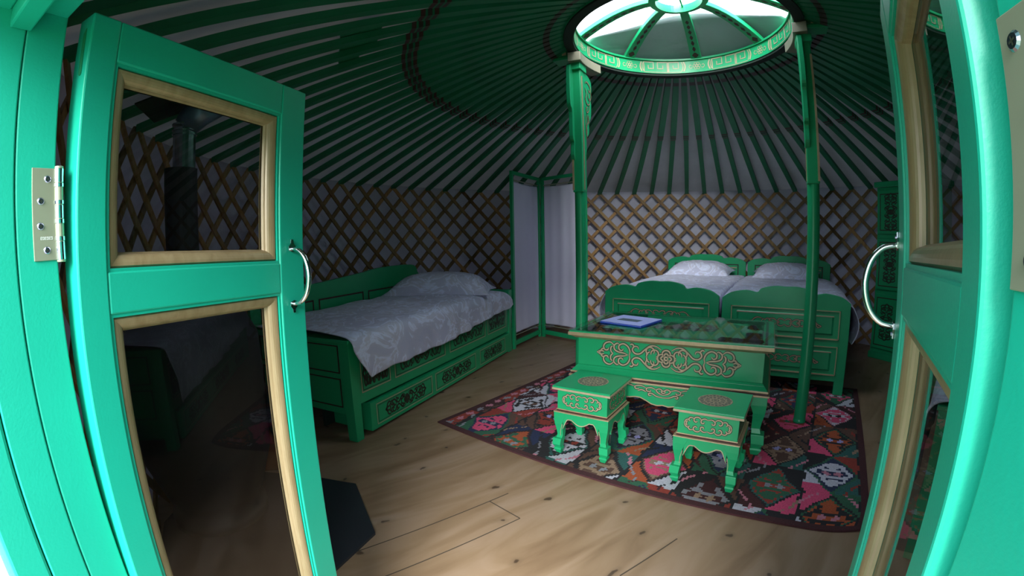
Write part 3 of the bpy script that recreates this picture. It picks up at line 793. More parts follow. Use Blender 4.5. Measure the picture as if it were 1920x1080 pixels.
mb = MB(); stroke(mb, APRON, (0, -(ly-.006), .262), (1, 0, 0), (0, 0, 1), .0058, 1.25, .78); mb.build('apron_scrollwork', [gold_line, dkline], table, recalc=False)
# pattern on the top: centre lozenge, corner scrolls and border lines
mb = MB(); zt_ = .566
umb = flat('top_ornament_brown', (.055, .070, .050), .5, var=.3, scale=30)
stroke(mb, LONG, (0, 0, zt_), (1, 0, 0), (0, 1, 0), .0055, .62, 1.5, lift=.0008, mi_gold=0, mi_dark=0)
stroke(mb, SHORT, (0, 0, zt_), (1, 0, 0), (0, 1, 0), .005, 2.1, 3.6, lift=.0008, mi_gold=0, mi_dark=0)
stroke(mb, BEDPAT, (0, 0, zt_), (0, 1, 0), (-1, 0, 0), .005, .55, 2.4, lift=.0008, mi_gold=0, mi_dark=0)
for sx in (1, -1):
    for sy in (1, -1):
        for a_ in ((.10, .0), (.0, .0)):
            stroke(mb, [[(x*.5, y) for x, y in s] for s in LONG], (sx*(hx-.17), sy*(hy-.10), zt_), (1, 0, 0), (0, 1, 0), .006, .62, .75, lift=.0008, mi_dark=0)
            stroke(mb, [[(x*.5, y) for x, y in s] for s in LONG], (sx*(hx-.11), sy*(hy-.20), zt_), (0, 1, 0), (-1, 0, 0), .006, .62, .62, lift=.0008, mi_dark=0)
frame_line(mb, -hx+.035, hx-.035, -hy+.035, hy-.035, (0, 0, zt_), (1, 0, 0), (0, 1, 0), .014, .0007)
frame_line(mb, -hx+.062, hx-.062, -hy+.062, hy-.062, (0, 0, zt_), (1, 0, 0), (0, 1, 0), .005, .0007)
mb.build('painted_top_pattern', [umb], table, recalc=False)
mb = MB(); mb.box(-hx-.004, hx+.012, -hy+.008, hy+.006, .5672, .5712); mb.build('glass_sheet', table_glass, table)

# booklet on the table
pc = Vector((.545, 2.585))
bk = thing('booklet', 'blue folder with a pale lilac cover page lying on the table', 'booklet', (.706, 2.618, .5812), math.radians(-46))
mb = MB(); mb.box(-.138, .138, -.130, .130, 0, .004); mb.box(-.138, .138, -.127, .130, .007, .010); mb.build('folder', book_blue, bk, bevel=.0008)
mb = MB(); mb.box(-.130, .132, -.120, .122, .004, .007); mb.box(-.136, .136, -.128, .129, .0100, .0118); mb.build('pages', page, bk)
mb = MB(); mb.box(-.075, .065, -.045, .025, .0119, .0122); mb.build('cover_photo', photo1, bk)

# ------------------------------------------------------------------ stools
def stool():
    rt = thing('stool', '', 'stool')
    h = .150; H = .36
    mb = MB(); mb.box(-h, h, -h, h, .352, .361); mb.build('seat', green, rt, bevel=.0015)
    mb = MB(); mb.box(-h-.0015, h+.0015, -h-.0015, h+.0015, .342, .3525); mb.build('gilded_edge', gold_line, rt, bevel=.001)
    b = .131
    mb = MB(); mb.box(-b, b, -b, b, .238, .342); mb.build('box_body', green, rt, bevel=.0015)
    mb = MB(); mb.box(-b-.004, b+.004, -b-.004, b+.004, .236, .2405); mb.box(-b-.015, b+.015, -b-.015, b+.015, .224, .2285); mb.build('gilded_moulding', gold, rt, bevel=.001)
    mb = MB(); mb.box(-b-.003, b+.003, -b-.003, b+.003, .2285, .236); mb.build('groove', maroon, rt)
    l = b+.013
    for sx, sy in ((1, 1), (-1, 1), (1, -1), (-1, -1)):
        mb = MB(); cabriole(mb, sx*l, sy*l, -sx, -sy, 1, .224, .68); mb.build('leg', green, rt, bevel=.0015)
    for i in range(4):
        a = i*pi/2; ux = Vector((math.cos(a), math.sin(a), 0)); nrm = Vector((math.sin(a), -math.cos(a), 0))
        L = 2*l-.10
        out = []
        for k in range(29):
            t = -1+2*k/28; x = t*L/2; at = abs(t)
            y = -.030-.022*(max(0, math.cos(t*pi))**1.0 if at < .5 else 0) - (.055*((at-.72)/.28)**1.5 if at > .72 else 0)
            out.append((x, .224+y))
        poly = [(-L/2, .224)]+out+[(L/2, .224)]
        P = nrm*(l-.002)
        mb = MB(); mb.prism(poly, P-nrm*.012, ux, (0, 0, 1), .012) if (ux.cross(Vector((0, 0, 1)))).dot(nrm) > 0 else mb.prism(poly, P, ux, (0, 0, 1), .012)
        ap = mb.build('apron', green, rt)
        leg_edge = [(-L/2-.012, .10), (-L/2-.012, .13), (-L/2-.004, .165)]
        line = leg_edge+out+[(-x, y) for x, y in leg_edge[::-1]]
        mb = MB(); mb.ribbon(line, .0045, P, ux, (0, 0, 1), .0012); mb.build('gilded_line', gold_line, ap, recalc=False)
        mb = MB(); stroke(mb, SHORT, nrm*b+Vector((0, 0, .290)), ux, (0, 0, 1), .0050, 1.06, 1.12); mb.build('carved_scrollwork', [gold_line, dkline], rt, recalc=False)
    mb = MB(); z = .3612
    tan = 0
    mb.add([(.078*math.cos(t/32*2*pi), .078*math.sin(t/32*2*pi), z) for t in range(32)], [tuple(range(32))], 1)
    for r_, wd in ((.075, .004), (.050, .003), (.020, .004), (.010, .004)):
        mb.ribbon(arc(0, 0, r_, 0, 360, 32)[:-1], wd, (0, 0, z), (1, 0, 0), (0, 1, 0), .001, 0, True)
    for k in range(12):
        a = k*pi/6
        for rc, rr, sp in ((.062, .010, 0), (.035, .012, .26)):
            mb.ribbon(arc(rc*math.cos(a+sp), rc*math.sin(a+sp), rr, 0, 360, 10)[:-1], .0032, (0, 0, z), (1, 0, 0), (0, 1, 0), .001, 0, True)
    mb.build('medallion', [gold_line, flat('medallion_ground', (.11, .12, .09), .5)], rt, recalc=False)
    return rt
s1 = stool(); s1.location = (.396, 2.163, .0098); s1.rotation_euler = (0, 0, math.radians(-34))
tag(s1, 'small green square stool on the left, nearer the daybed', 'stool', 'square green stools before the table')
s2 = copy_tree(s1); s2.location = (.885, 1.802, .0098); s2.rotation_euler = (0, 0, math.radians(-35.5))
s2['label'] = 'small green square stool on the right, nearest to the doorway'
for s_ in (s1, s2): s_.scale = (1, 1, 1)

# ------------------------------------------------------------------ cloth pieces
def cloth_grid(rows, name, mat, parent=None, th=.012, sub=1):
    mb = MB(); n = len(rows[0])
    for r in rows: mb.v += [Vector(p) for p in r]
    for i in range(len(rows)-1):
        for j in range(n-1): mb.f.append([i*n+j, i*n+j+1, (i+1)*n+j+1, (i+1)*n+j]); mb.m.append(0)
    o = mb.build(name, mat, parent, smooth=True, recalc=True)
    if th:
        s = o.modifiers.new('solid', 'SOLIDIFY'); s.thickness = th; s.offset = 0
    if sub:
        s = o.modifiers.new('sub', 'SUBSURF'); s.levels = sub; s.render_levels = sub
    return o
def wob(x, y, s=1.0, seed=0):
    return s*(math.sin(x*7.1+seed)*math.sin(y*5.3+seed*1.7)+.6*math.sin(x*13.7+y*9.1+seed)+.4*math.sin(x*23-y*17+seed*2))
def pillow(label, loc, rz, group, L=.66, Wd=.44, H=.13, tilt=.12):
    mb = MB(); nx, ny = 28, 20; top = []; bot = []
    for i in range(nx+1):
        for j in range(ny+1):
            u = -1+2*i/nx; v = -1+2*j/ny
            e = (1-abs(u)**3.2)*(1-abs(v)**3.2)
            corner = (abs(u)*abs(v))**3
            x = u*L/2*(1-.05*(1-abs(v)**2)*0+.12*corner-.05*(1-corner)*abs(v)**2); y = v*Wd/2*(1-.06*(1-abs(u)**2)*abs(v)+.04*corner)
            h = H*max(0, e)**.55
            top.append((x, y, h*.75+.004*wob(u*1.5, v*1.5, 1, 3)*min(1, e*3)+.012)); bot.append((x, y, -h*.10+.008))
    n = ny+1
    mb.v = [Vector(p) for p in top]+[Vector(p) for p in bot]; B = len(top)
    for i in range(nx):
        for j in range(ny):
            a = i*n+j; mb.f.append([a, a+n, a+n+1, a+1]); mb.m.append(0); mb.f.append([B+a, B+a+1, B+a+n+1, B+a+n]); mb.m.append(0)
    for i in range(nx):
        for j in (0, ny):
            a = i*n+j; mb.f.append([a, a+n, B+a+n, B+a]); mb.m.append(0)
    for j in range(ny):
        for i in (0, nx):
            a = i*n+j; mb.f.append([a, a+1, B+a+1, B+a]); mb.m.append(0)
    o = mb.build('pillow', bed_cloth, None, smooth=True); o.location = loc; o.rotation_euler = (tilt, 0, rz)
    return tag(o, label, 'pillow', group)

# ------------------------------------------------------------------ daybeds with trundle drawer
def daybed(name, label, P, az, mir, hem_low=.345):
    """P: floor point of the front foot corner; az: azimuth of the bed's length; mir=+1 body lies to the left, -1 to the right.
    local x = along the length (from foot to head), local y = from the front side to the wall"""
    rt = thing(name, label, 'daybed', (P[0], P[1], 0), pi/2-az, 'carved green daybeds')
    s = mir
    L = 2.26; Wd = .86
    def Y(a, b): return tuple(sorted((s*a, s*b)))
    def bx(nm, x0, x1, y0, y1, z0, z1, mat=green, bev=.003, par=rt):
        mb = MB(); mb.box(x0, x1, *Y(y0, y1), z0, z1); return mb.build(nm, mat, par, bevel=bev)
    # foot board: posts, panels
    def post_(nm, x0, x1, y0, y1, zt):
        mb = MB(); a, b = Y(y0, y1); mb.frus((x0+.012, x1-.004, a+.006, b-.006), (x0, x1, a, b), 0, zt); mb.build(nm, green, rt, bevel=.003)
    post_('leg', 0, .075, 0, .075, .56); post_('leg', 0, .075, Wd-.075, Wd, .60)
    post_('leg', L-.075, L, 0, .075, .60); post_('leg', L-.075, L, Wd-.075, Wd, .60)
    fb = bx('foot_board', .018, .050, .07, Wd-.07, .15, .56)
    for (z0, z1) in ((.19, .355), (.385, .54)):
        mb = MB()
        for (y0, y1, za, zb_) in ((.09, Wd-.09, z0, z0+.006), (.09, Wd-.09, z1-.006, z1), (.09, .096, z0, z1), (Wd-.096, Wd-.09, z0, z1)):
            mb.box(.014, .0185, *Y(y0, y1), za, zb_)
        mb.build('panel_moulding', maroon, fb)
    bx('foot_cap', -.008, .083, -.006, Wd+.006, .560, .578, bev=.004)
    hb = bx('head_board', L-.050, L-.018, .07, Wd-.07, .15, .60)
    bx('side_rail', .07, L-.07, .012, .045, .205, .50)
    bx('side_rail', .07, L-.07, Wd-.045, Wd-.012, .205, .50)
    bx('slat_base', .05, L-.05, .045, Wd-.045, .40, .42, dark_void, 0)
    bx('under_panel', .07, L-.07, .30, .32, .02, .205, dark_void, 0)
    # carved panels in the upper row
    xs = [(.095, .36), (.405, 1.01), (1.075, 1.68), (1.73, 2.13)]
    for (x0, x1) in xs:
        mb = MB(); cxm = (x0+x1)/2
        ux = (1, 0, 0) if s > 0 else (-1, 0, 0); Pp = (0, s*.0115, 0)
        def Xr(a, b): return (a, b) if s > 0 else (-b, -a)
        frame_line(mb, *Xr(x0, x1), .262, .475, Pp, ux, (0, 0, 1), .006, .0012, 0)
        frame_line(mb, *Xr(x0+.012, x1-.012), .274, .463, Pp, ux, (0, 0, 1), .004, .0012, 1)
        k = (x1-x0)/.86; Q = (cxm, s*.0115, .368)
        for ps in LONG: mb.ribbon([(x*k*1.0, y*1.15) for x, y in ps], .012, Q, ux, (0, 0, 1), .0016, 1)
        mb.build('carved_panel', [gold_line, dkline], rt, recalc=False)
    # trundle drawer
    td = bx('trundle_drawer', .135, 2.19, -.004, .29, .022, .190, green, .004)
    for (x0, x1) in ((.185, .79), (.835, 1.455), (1.535, 2.06)):
        mb = MB(); ux = (1, 0, 0) if s > 0 else (-1, 0, 0); Pp = (0, -s*.0045, 0)
        frame_line(mb, *((x0, x1) if s > 0 else (-x1, -x0)), .046, .172, Pp, ux, (0, 0, 1), .005, .0012, 0)
        frame_line(mb, *((x0+.013, x1-.013) if s > 0 else (-x1+.013, -x0-.013)), .058, .160, Pp, ux, (0, 0, 1), .003, .0012, 1)
        k = (x1-x0)/1.02; Q = ((x0+x1)/2, -s*.0045, .109)
        for ps in LONG: mb.ribbon([(x*k, y*.62) for x, y in ps], .0105, Q, ux, (0, 0, 1), .0016, 1)
        mb.build('carved_panel', [gold_line, dkline], td, recalc=False)
    # back board with a stepped, scalloped top
    out = [(0, .45), (0, .72), (.15, .76), (.40, .79), (.70, .81), (.95, .828), (1.15, .845), (1.30, .862), (1.55, .868), (1.80, .862), (1.88, .83), (1.92, .77), (2.08, .73), (2.20, .70), (L, .66), (L, .45)]
    ctr = [(0, .45)]+catmull(out[1:-1], 3)+[(L, .45)]
    mb = MB(); mb.prism(ctr, (0, s*(Wd-.010) if s > 0 else s*(Wd-.010)-.0, 0), (1, 0, 0), (0, 0, 1), .028*1); bb = mb.build('back_board', green, rt)
    mb = MB()
    for (x0, x1) in ((.08, .55), (.60, 1.10), (1.16, 1.66), (1.71, 2.18)):
        frame_line(mb, x0, x1, .52, .69, (0, s*(Wd-.040), 0), (1, 0, 0), (0, 0, 1), .012, .0012)
    mb.build('panel_moulding', maroon, bb, recalc=False)
    # mattress hidden under the quilt
    mb = MB(); mb.box(.07, L-.07, *Y(.02, Wd-.05), .42, .55); mt = mb.build('mattress', bed_cloth, rt, bevel=.03, segs=3)
    # quilt
    hem = [(.0, .545), (.035, .455), (.12, hem_low), (.31, hem_low+.024), (.45, hem_low+.021), (.95, hem_low+.026), (1.08, hem_low+.030), (1.57, hem_low+.073), (2.05, hem_low+.095), (2.20, hem_low+.12)]
    def hz(x):
        for (xa, za), (xb, zb_) in zip(hem, hem[1:]):
            if x <= xb: return za+(zb_-za)*(x-xa)/(xb-xa)
        return hem[-1][1]
    rows = []
    nx = 90
    for i in range(nx+1):
        x = .004+(2.19)*i/nx; row = []; h = hz(x); top = .592+.020*math.sin(pi*min(1, x/2.1))+.004*wob(x, 0, 1, 2)
        endf = min(1, x/.10); top_e = .585+(top-.585)*endf
        if x > 2.02: top_e -= .05*((x-2.02)/.17)**2
        nd = 9
        for j in range(nd):                        # hanging side
            f = j/nd; z = h+(top_e-.03-h)*f
            fold = .010*math.sin(x*16+1.3*math.sin(x*5))*(1-f)**1.3+.008*math.sin(x*31)*(1-f)
            row.append((x+.012*math.sin(z*20)*(1-f)*.5, s*(-.032-.008*(1-f)-fold*.9), z))
        row.append((x, s*-.020, top_e-.010)); row.append((x, s*.010, top_e+.006))
        for j in range(1, 15):
            f = j/14; y = .010+(Wd-.08)*f
            row.append((x, s*y, top_e+.010+.012*math.sin(pi*f)+.0035*wob(x*1.3, y*1.6, 1, 5)+.007*math.sin(x*5+y*6)*math.sin(pi*f)+.004*math.sin(x*11-y*7)*math.sin(pi*f)))
        rows.append(row)
    q = cloth_grid(rows, 'quilt', bed_cloth, None, .010)
    q.location = (P[0], P[1], 0); q.rotation_euler = (0, 0, pi/2-az)
    return rt, q
d1, q1 = daybed('daybed', 'carved green daybed with trundle drawer along the left wall', (-.858, 2.23), math.radians(22.2), 1)
tag(q1, 'pale damask quilt hanging over the left daybed', 'quilt')
a_ = azdir(math.radians(22.2)); b_ = Vector((-a_.y, a_.x, 0)); Pb = Vector((-.858, 2.23, 0))
pp = Pb+a_*1.70+b_*.44; pv = b_*.72-a_*.27; pillow('white pillow on the left daybed, near the folding screen', (pp.x, pp.y, .616), math.atan2(pv.y, pv.x), None, .84, .52, .23, 0)
d2, q2 = daybed('daybed', 'carved green daybed by the right wall, seen only in the door glass', (1.33, 1.02), math.radians(53.5), -1, .235)
tag(q2, 'pale damask quilt on the daybed by the right wall', 'quilt')

# ------------------------------------------------------------------ the two single beds pushed together
def scallop(w, end, peak):
    h = w/2; e = end; p = peak; m = (p-e)
    return [(-h, 0), (-h, e)] + catmull([(-h, e), (-h*.86, e+m*.42), (-h*.62, e+m*.62), (-h*.45, e+m*.50), (-h*.38, e+m*.80), (-h*.18, e+m), (0, e+m*.98), (h*.18, e+m), (h*.38, e+m*.80), (h*.45, e+m*.50), (h*.62, e+m*.62), (h*.86, e+m*.42), (h, e)], 4)[1:] + [(h, 0)]
LB = Vector((.741, 3.613)); RB = Vector((2.277, 2.566)); bu = (RB-LB).normalized(); bv = Vector((-bu.y, bu.x)); BA = math.atan2(bu.y, bu.x)
BW = (RB-LB).length/2
def single_bed(label, c, dz=0):
    rt = thing('single_bed', label, 'bed', (c.x, c.y, .0098), BA, 'green single beds side by side')
    w = BW-.022; h = w/2
    mb = MB(); out = scallop(w, .640, .738)
    poly = [(x, z if z > 0 else .095) for x, z in out]
    mb.prism(poly, (0, .040, 0), (1, 0, 0), (0, 0, 1), .040); fb = mb.build('foot_board', green, rt, bevel=.003)
    for sx in (-1, 1):
        mb = MB(); mb.box(*sorted((sx*h, sx*(h-.068))), 0, .044, 0, .12); mb.build('leg', green, rt, bevel=.002)
        mb = MB(); mb.box(*sorted((sx*h, sx*(h-.068))), 1.97, 2.01, -.0098, .12); mb.build('leg', green, rt, bevel=.002)
    for (z0, z1, pz) in ((.385, .592, .49), (.135, .345, .238)):
        x0, x1 = -h+.066, h-.066
        mb = MB()     # raised frame, sunk ground, raised field
        fw = .014
        for (a, b, c_, d) in ((x0, x1, z0, z0+fw), (x0, x1, z1-fw, z1), (x0, x0+fw, z0, z1), (x1-fw, x1, z0, z1)): mb.box(a, b, -.006, .001, c_, d)
        mb.build('panel_frame', green, fb, bevel=.002)
        mb = MB()
        frame_line(mb, x0+.004, x1-.004, z0+.003, z1-.003, (0, -.006, 0), (1, 0, 0), (0, 0, 1), .0055, .0008, 0)
        mb.box(x0+fw, x1-fw, -.007, -.001, z0+fw*.2, z0+fw*.9, 0); mb.build('gilded_line', gold, fb, recalc=False)
        mb = MB(); i = .045; mb.add([(x0+i, 0, z0+i*.8), (x1-i, 0, z0+i*.8), (x1-i, 0, z1-i*.8), (x0+i, 0, z1-i*.8), (x0+i+.014, -.008, z0+i*.8+.010), (x1-i-.014, -.008, z0+i*.8+.010), (x1-i-.014, -.008, z1-i*.8-.010), (x0+i+.014, -.008, z1-i*.8-.010)],
                [(4, 5, 6, 7), (0, 1, 5, 4), (1, 2, 6, 5), (2, 3, 7, 6), (3, 0, 4, 7)]); mb.build('raised_panel', green, fb, recalc=True)
        mb = MB(); mb.box(x0+i, x1-i, -.0095, -.004, z1-i*.8-.010, z1-i*.8-.003); mb.build('gilded_line', gold_line, fb)
        mb = MB(); stroke(mb, BEDPAT, (0, -.0080, pz), (1, 0, 0), (0, 0, 1), .0058, .95, .95 if z0 > .3 else .9); mb.build('carved_scrollwork', [gold_line, maroon], fb, recalc=False)
    mb = MB(); out = scallop(w, .800, .880); poly = [(x, z if z > 0 else .12) for x, z in out]
    mb.prism(poly, (0, 2.010, 0), (1, 0, 0), (0, 0, 1), .040); hb = mb.build('head_board', green, rt, bevel=.003)
    mb = MB(); frame_line(mb, -h+.08, h-.08, .45, .775, (0, 1.970, 0), (1, 0, 0), (0, 0, 1), .012, .0012, 1); mb.box(-h+.10, h-.10, 1.960, 1.970, .73, .742, 0)
    mb.build('panel_moulding', [gold_line, dkline], hb, recalc=False)
    for sx in (-1, 1):
        mb = MB(); mb.box(*sorted((sx*(h-.01), sx*(h-.035))), .04, 1.97, .24, .42); mb.build('side_rail', green, rt, bevel=.002)
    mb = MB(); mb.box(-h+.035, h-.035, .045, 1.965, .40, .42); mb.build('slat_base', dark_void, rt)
    mb = MB(); mb.box(-h+.02, h-.02, .05, 1.96, .42, .60); mb.build('mattress', bed_cloth, rt, bevel=.03, segs=3)
    return rt
c1 = LB+bu*BW*.5; c2 = LB+bu*BW*1.5
b1 = single_bed('green single bed with scalloped footboard, behind the table, the left one of the pair', c1)
b2 = copy_tree(b1); b2.location = (c2.x, c2.y, .0098); b2['label'] = 'green single bed with scalloped footboard, right of the pair, its foot on the rug'
def quilt2(label, c, side):
    rows = []; h = BW/2
    for i in range(61):
        y = .05+1.86*i/60; row = []
        top = .648+.025*math.sin(pi*min(1, y/2.0))+.003*wob(y, 1, 1, side)
        path = []
        # outer edge hangs, inner edge flat
        for j in range(9):
            f = j/8; z = .36+(top-.02-.36)*f; bulge = .050*math.sin(pi*min(1, f*1.05))*(.6+.4*math.exp(-y*2))
            path.append((h+.012+bulge+.008*math.sin(y*19)*(1-f), z))
        for j in range(1, 16):
            f = j/15; path.append((h+.0-.012-(BW-.024)*f, top+.012*math.sin(pi*min(1, f*3)/2)+.004*wob(y*1.4, f*2, 1, side)))
        path += [(-h+.010, top-.02), (-h+.010, .50)]
        row = [(side*x, y, z) for x, z in path]; rows.append(row)
    o = cloth_grid(rows, 'quilt', bed_cloth, None, .010); o.location = (c.x, c.y, 0); o.rotation_euler = (0, 0, BA)
    return tag(o, label, 'quilt')
quilt2('pale damask quilt on the left bed of the pair', c1, -1)
quilt2('pale damask quilt bulging over the right side of the pair of beds', c2, 1)
for cc, lb in ((c1, 'pale pillow on the left bed of the pair, against its headboard'), (c2, 'pale pillow on the right bed of the pair, partly behind the post')):
    p = cc+bv*1.70+bu*(-.02); pillow(lb, (p.x, p.y, .685), BA, 'pillows on the pair of beds', .66, .44, .17, .10)

# ------------------------------------------------------------------ folding screen
scr = thing('folding_screen', 'green framed folding screen with pale cloth panels', 'folding screen')
A_ = Vector((.005, 4.369)); B_ = Vector((.311, 4.961)); C_ = Vector((.747, 4.47))
def panel(P, Q, first):
    d = (Q-P); L = d.length; a = math.atan2(d.y, d.x)
    M = Matrix.Translation((P.x, P.y, 0)) @ rotz(a).to_4x4()
    pn = bpy.data.objects.new('screen_panel', None); col.objects.link(pn); pn.parent = scr; pn.matrix_local = M
    for x0, x1 in ((0, .034), (L-.036, L-.002)):
        mb = MB(); mb.box(x0, x1, -.014, .014, 0, 1.735); mb.build('upright', green, pn, bevel=.002)
    for z0, z1 in ((1.700, 1.735), (.035, .080)):
        mb = MB(); mb.box(.034, L-.036, -.011, .011, z0, z1); mb.build('rail', green, pn, bevel=.002)
    rows = []
    for i in range(25):
        f = i/24; x = .040+(L-.082)*f; rows.append([(x, .004*math.sin(f*9)+.003*math.sin(f*23), .135+(1.645-.135)*k/12+.012*math.sin(f*pi)*(-1 if k > 6 else 1)) for k in range(13)])
    cloth_grid(rows, 'cloth', screen_cloth, pn, .003, 1)
    for z in (1.648, .132): mb = MB(); mb.tube([(.03, 0, z), (L-.03, 0, z)], .005, 8); mb.build('rod', steel, pn)
panel(A_, B_, True); panel(B_+Vector((.022, -.02)), C_, False)

# ------------------------------------------------------------------ cabinet on the right
cab = thing('cabinet', 'tall green cabinet with carved doors against the right wall', 'cabinet', (3.42, 3.17, 0), math.radians(180-74))
# local: x along the wall, y towards the wall (negative y = front)
cab.rotation_euler = (0, 0, math.atan2(3.17-CY, 3.42-CX)-pi/2)
mb = MB(); mb.box(-.30, .30, -.02, .28, .06, 1.56); mb.build('body', green, cab, bevel=.003)
mb = MB(); mb.box(-.32, .32, -.045, .29, 1.56, 1.61); mb.build('cornice', green, cab, bevel=.006)
mb = MB(); mb.box(-.31, .31, -.035, .29, 0, .06); mb.build('plinth', green, cab, bevel=.004)
for sx in (-1, 1):
    for (z0, z1) in ((.10, .60), (.64, 1.10), (1.14, 1.53)):
        mb = MB(); mb.box(*sorted((sx*.005, sx*.285)), -.038, -.020, z0, z1); d_ = mb.build('door', green, cab, bevel=.004)
        mb = MB(); cxm = sx*.145; frame_line(mb, cxm-.115, cxm+.115, z0+.03, z1-.03, (0, -.038, 0), (1, 0, 0), (0, 0, 1), .008, .001, 0)
        for ps in LONG: mb.ribbon([(x*.45, y*1.0) for x, y in ps], .010, (cxm, -.038, (z0+z1)/2), (0, 0, 1), (-1, 0, 0), .0015, 1)
        mb.build('carved_panel', [maroon, dkline], d_, recalc=False)

# ------------------------------------------------------------------ stove corner
mb = MB()
hp = [(-.53, 1.434), (-.72, 1.789), (-.95, 1.83), (-1.30, 1.83), (-1.47, 1.62), (-1.42, 1.32), (-1.24, 1.06), (-1.03, .92), (-.83, .92), (-.64, 1.12)]
mb.loft([[(x, y, .001) for x, y in hp], [(x, y, .012) for x, y in hp]])
tag(mb.build('hearth_plate', plate), 'black sheet metal hearth plate on the floor', 'hearth plate')
sx_, sy_ = -1.215, 1.461
stove = thing('wood_stove', 'black upright wood stove behind the left door glass', 'stove', (sx_, sy_, 0), 0)
mb = MB(); mb.lathe((0, 0), [(.16, .012), (.20, .02), (.20, .06), (.17, .08), (.20, .14), (.255, .30), (.268, .62), (.262, .76), (.225, .83), (.10, .85)], 36); mb.build('body', black, stove, smooth=True)
mb = MB(); mb.lathe((0, 0), [(.085, .845), (.085, .88), (.066, .885)], 24); mb.build('flue_collar', black, stove)
mb = MB(); mb.prism([(-.10, .32), (.10, .32), (.10, .52), (-.10, .52)], (.20, .17, 0), (-.65, .76, 0), (0, 0, 1), .02); mb.build('firebox_door', black, stove, bevel=.008)
mb = MB(); mb.tube([(0, 0, .86), (0, 0, 1.385)], .0625, 28); mb.build('flue_pipe', black, stove)
mb = MB(); mb.tube([(.015, .0, 1.37), (.015, 0, 1.535)], .043, 24)
for z in (1.51, 1.525, 1.545): mb.tube([(.015, 0, z), (.015, 0, z+.006)], .048, 24)
mb.build('inner_flue', galv, stove)
mb = MB(); mb.tube([(.015, 0, 1.54), (.05, .02, 1.59), (.09, .04, 1.645)], .05, 24, rs=[.046, .058, .085]); o = mb.build('flashing_cone', flash, stove, smooth=True); o['label'] = 'blue grey flared flashing'
mb = MB(); _d = Vector((.89, .45, .351)).normalized(); _t = Vector((-.45, .89, 0)); _k = _d.cross(_t); _c = Vector((.02, .0, 1.655)); mb.add([_c+_d*a*.17+_t*b*.13+_k*c*.003 for c in (-1, 1) for a, b in ((-1, -1), (1, -1), (1, 1), (-1, 1))], [(0, 3, 2, 1), (4, 5, 6, 7), (0, 1, 5, 4), (1, 2, 6, 5), (2, 3, 7, 6), (3, 0, 4, 7)]); mb.build('roof_plate', dark_void, stove)
# firewood box
fbx = thing('firewood_box', 'orange brown box beside the stove, holding firewood', 'box', (-1.27, 1.97, 0), math.radians(20))
mb = MB()
for (a, b, c_, d) in ((-.16, .16, -.12, -.11), (-.16, .16, .11, .12), (-.16, -.15, -.12, .12), (.15, .16, -.12, .12)): mb.box(a, b, c_, d, .0, .24)
mb.box(-.16, .16, -.12, .12, 0, .01); mb.build('body', box_brown, fbx)
mb = MB(); mb.tube([(-.165, -.125, .20), (0, -.13, .225), (.165, -.125, .25)], .008, 8); mb.build('strap', blue_strap, fbx)
for i, (x, y, a, z) in enumerate(((.0, -.062, .04, .2705), (.0, .055, -.05, .2705))):
    mb = MB(); M = Matrix.Translation((0, 0, 0)) @ Matrix.Rotation(a, 4, 'Z'); mb.prism([(-.045, -.03), (.05, -.025), (.03, .045), (-.03, .04)], (-.19, 0, 0), (0, 1, 0), (0, 0, 1), .38)
    o = mb.build('firewood_log', log_wood, None, bevel=.006)
    o.location = (fbx.location.x+x*.9, fbx.location.y+y, z); o.rotation_euler = (0, 0, math.radians(20)+a)
    tag(o, ['split firewood log on the orange brown box, the one nearer the stove', 'split firewood log on the orange brown box, the one nearer the daybed'][i], 'log', 'firewood logs in the box')
# short battens wedged across the poles near the stove side
for i, (x, y, z) in enumerate(((-.603, 1.874, 1.955), (-.70, 1.915, 1.925))):
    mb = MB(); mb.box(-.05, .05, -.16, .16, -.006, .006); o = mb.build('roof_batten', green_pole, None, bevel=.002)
    r_ = math.hypot(x-CX, y-CY); a = caz(x, y); zz = ZE+(RW-r_)/(RW-RR)*(ZR-ZE)+.036
    o.location = (x, y, zz); o.rotation_euler = (0, math.atan2(ZR-ZE, RW-RR)*1, pi/2-a)
    tag(o, ['short green batten over the poles, the one nearer the crown', 'short green batten over the poles, the one nearer the stove'][i], 'batten', 'short battens over the roof poles')

# ------------------------------------------------------------------ rug
RA = Vector((-.46, 2.55)); rex = Vector((.785, -.62)).normalized(); rey = Vector((-rex.y, rex.x))
RLX, RLY = 2.245, 1.92; cs = .0115
pal = dict(red=(.22, .028, .018), orange=(.30, .060, .018), maroon=(.045, .010, .012), navy=(.012, .018, .055), black=(.012, .010, .012), white=(.42, .40, .46), pink=(.52, .055, .13),
           lpink=(.42, .15, .20), green=(.020, .085, .045), tan=(.24, .15, .10), grey=(.20, .19, .22), teal=(.02, .085, .075), brown=(.085, .040, .028), lilac=(.30, .28, .55))
motifs = {}
fixed = {(8, 0): ('orange', 'black', 'green', 'lpink'), (8, 1): ('navy', 'white', 'navy', 'lpink'), (8, 2): ('orange', 'black', 'green', 'lilac'), (8, 3): ('white', 'pink', 'lpink', 'black'),
         (7, 0): ('red', 'green', 'teal', 'grey'), (7, 1): ('brown', 'tan', 'tan', 'lilac'), (7, 2): ('red', 'pink', 'black', 'green'), (1, 0): ('navy', 'pink', 'navy', 'grey'), (1, 1): ('white', 'black', 'white', 'brown'),
         (2, 0): ('orange', 'green', 'maroon', 'grey'), (3, 0): ('black', 'white', 'teal', 'red'), (4, 0): ('brown', 'tan', 'black', 'grey'), (5, 0): ('tan', 'pink', 'brown', 'white'), (6, 0): ('maroon', 'grey', 'black', 'tan')}
rnd = random.Random(11)
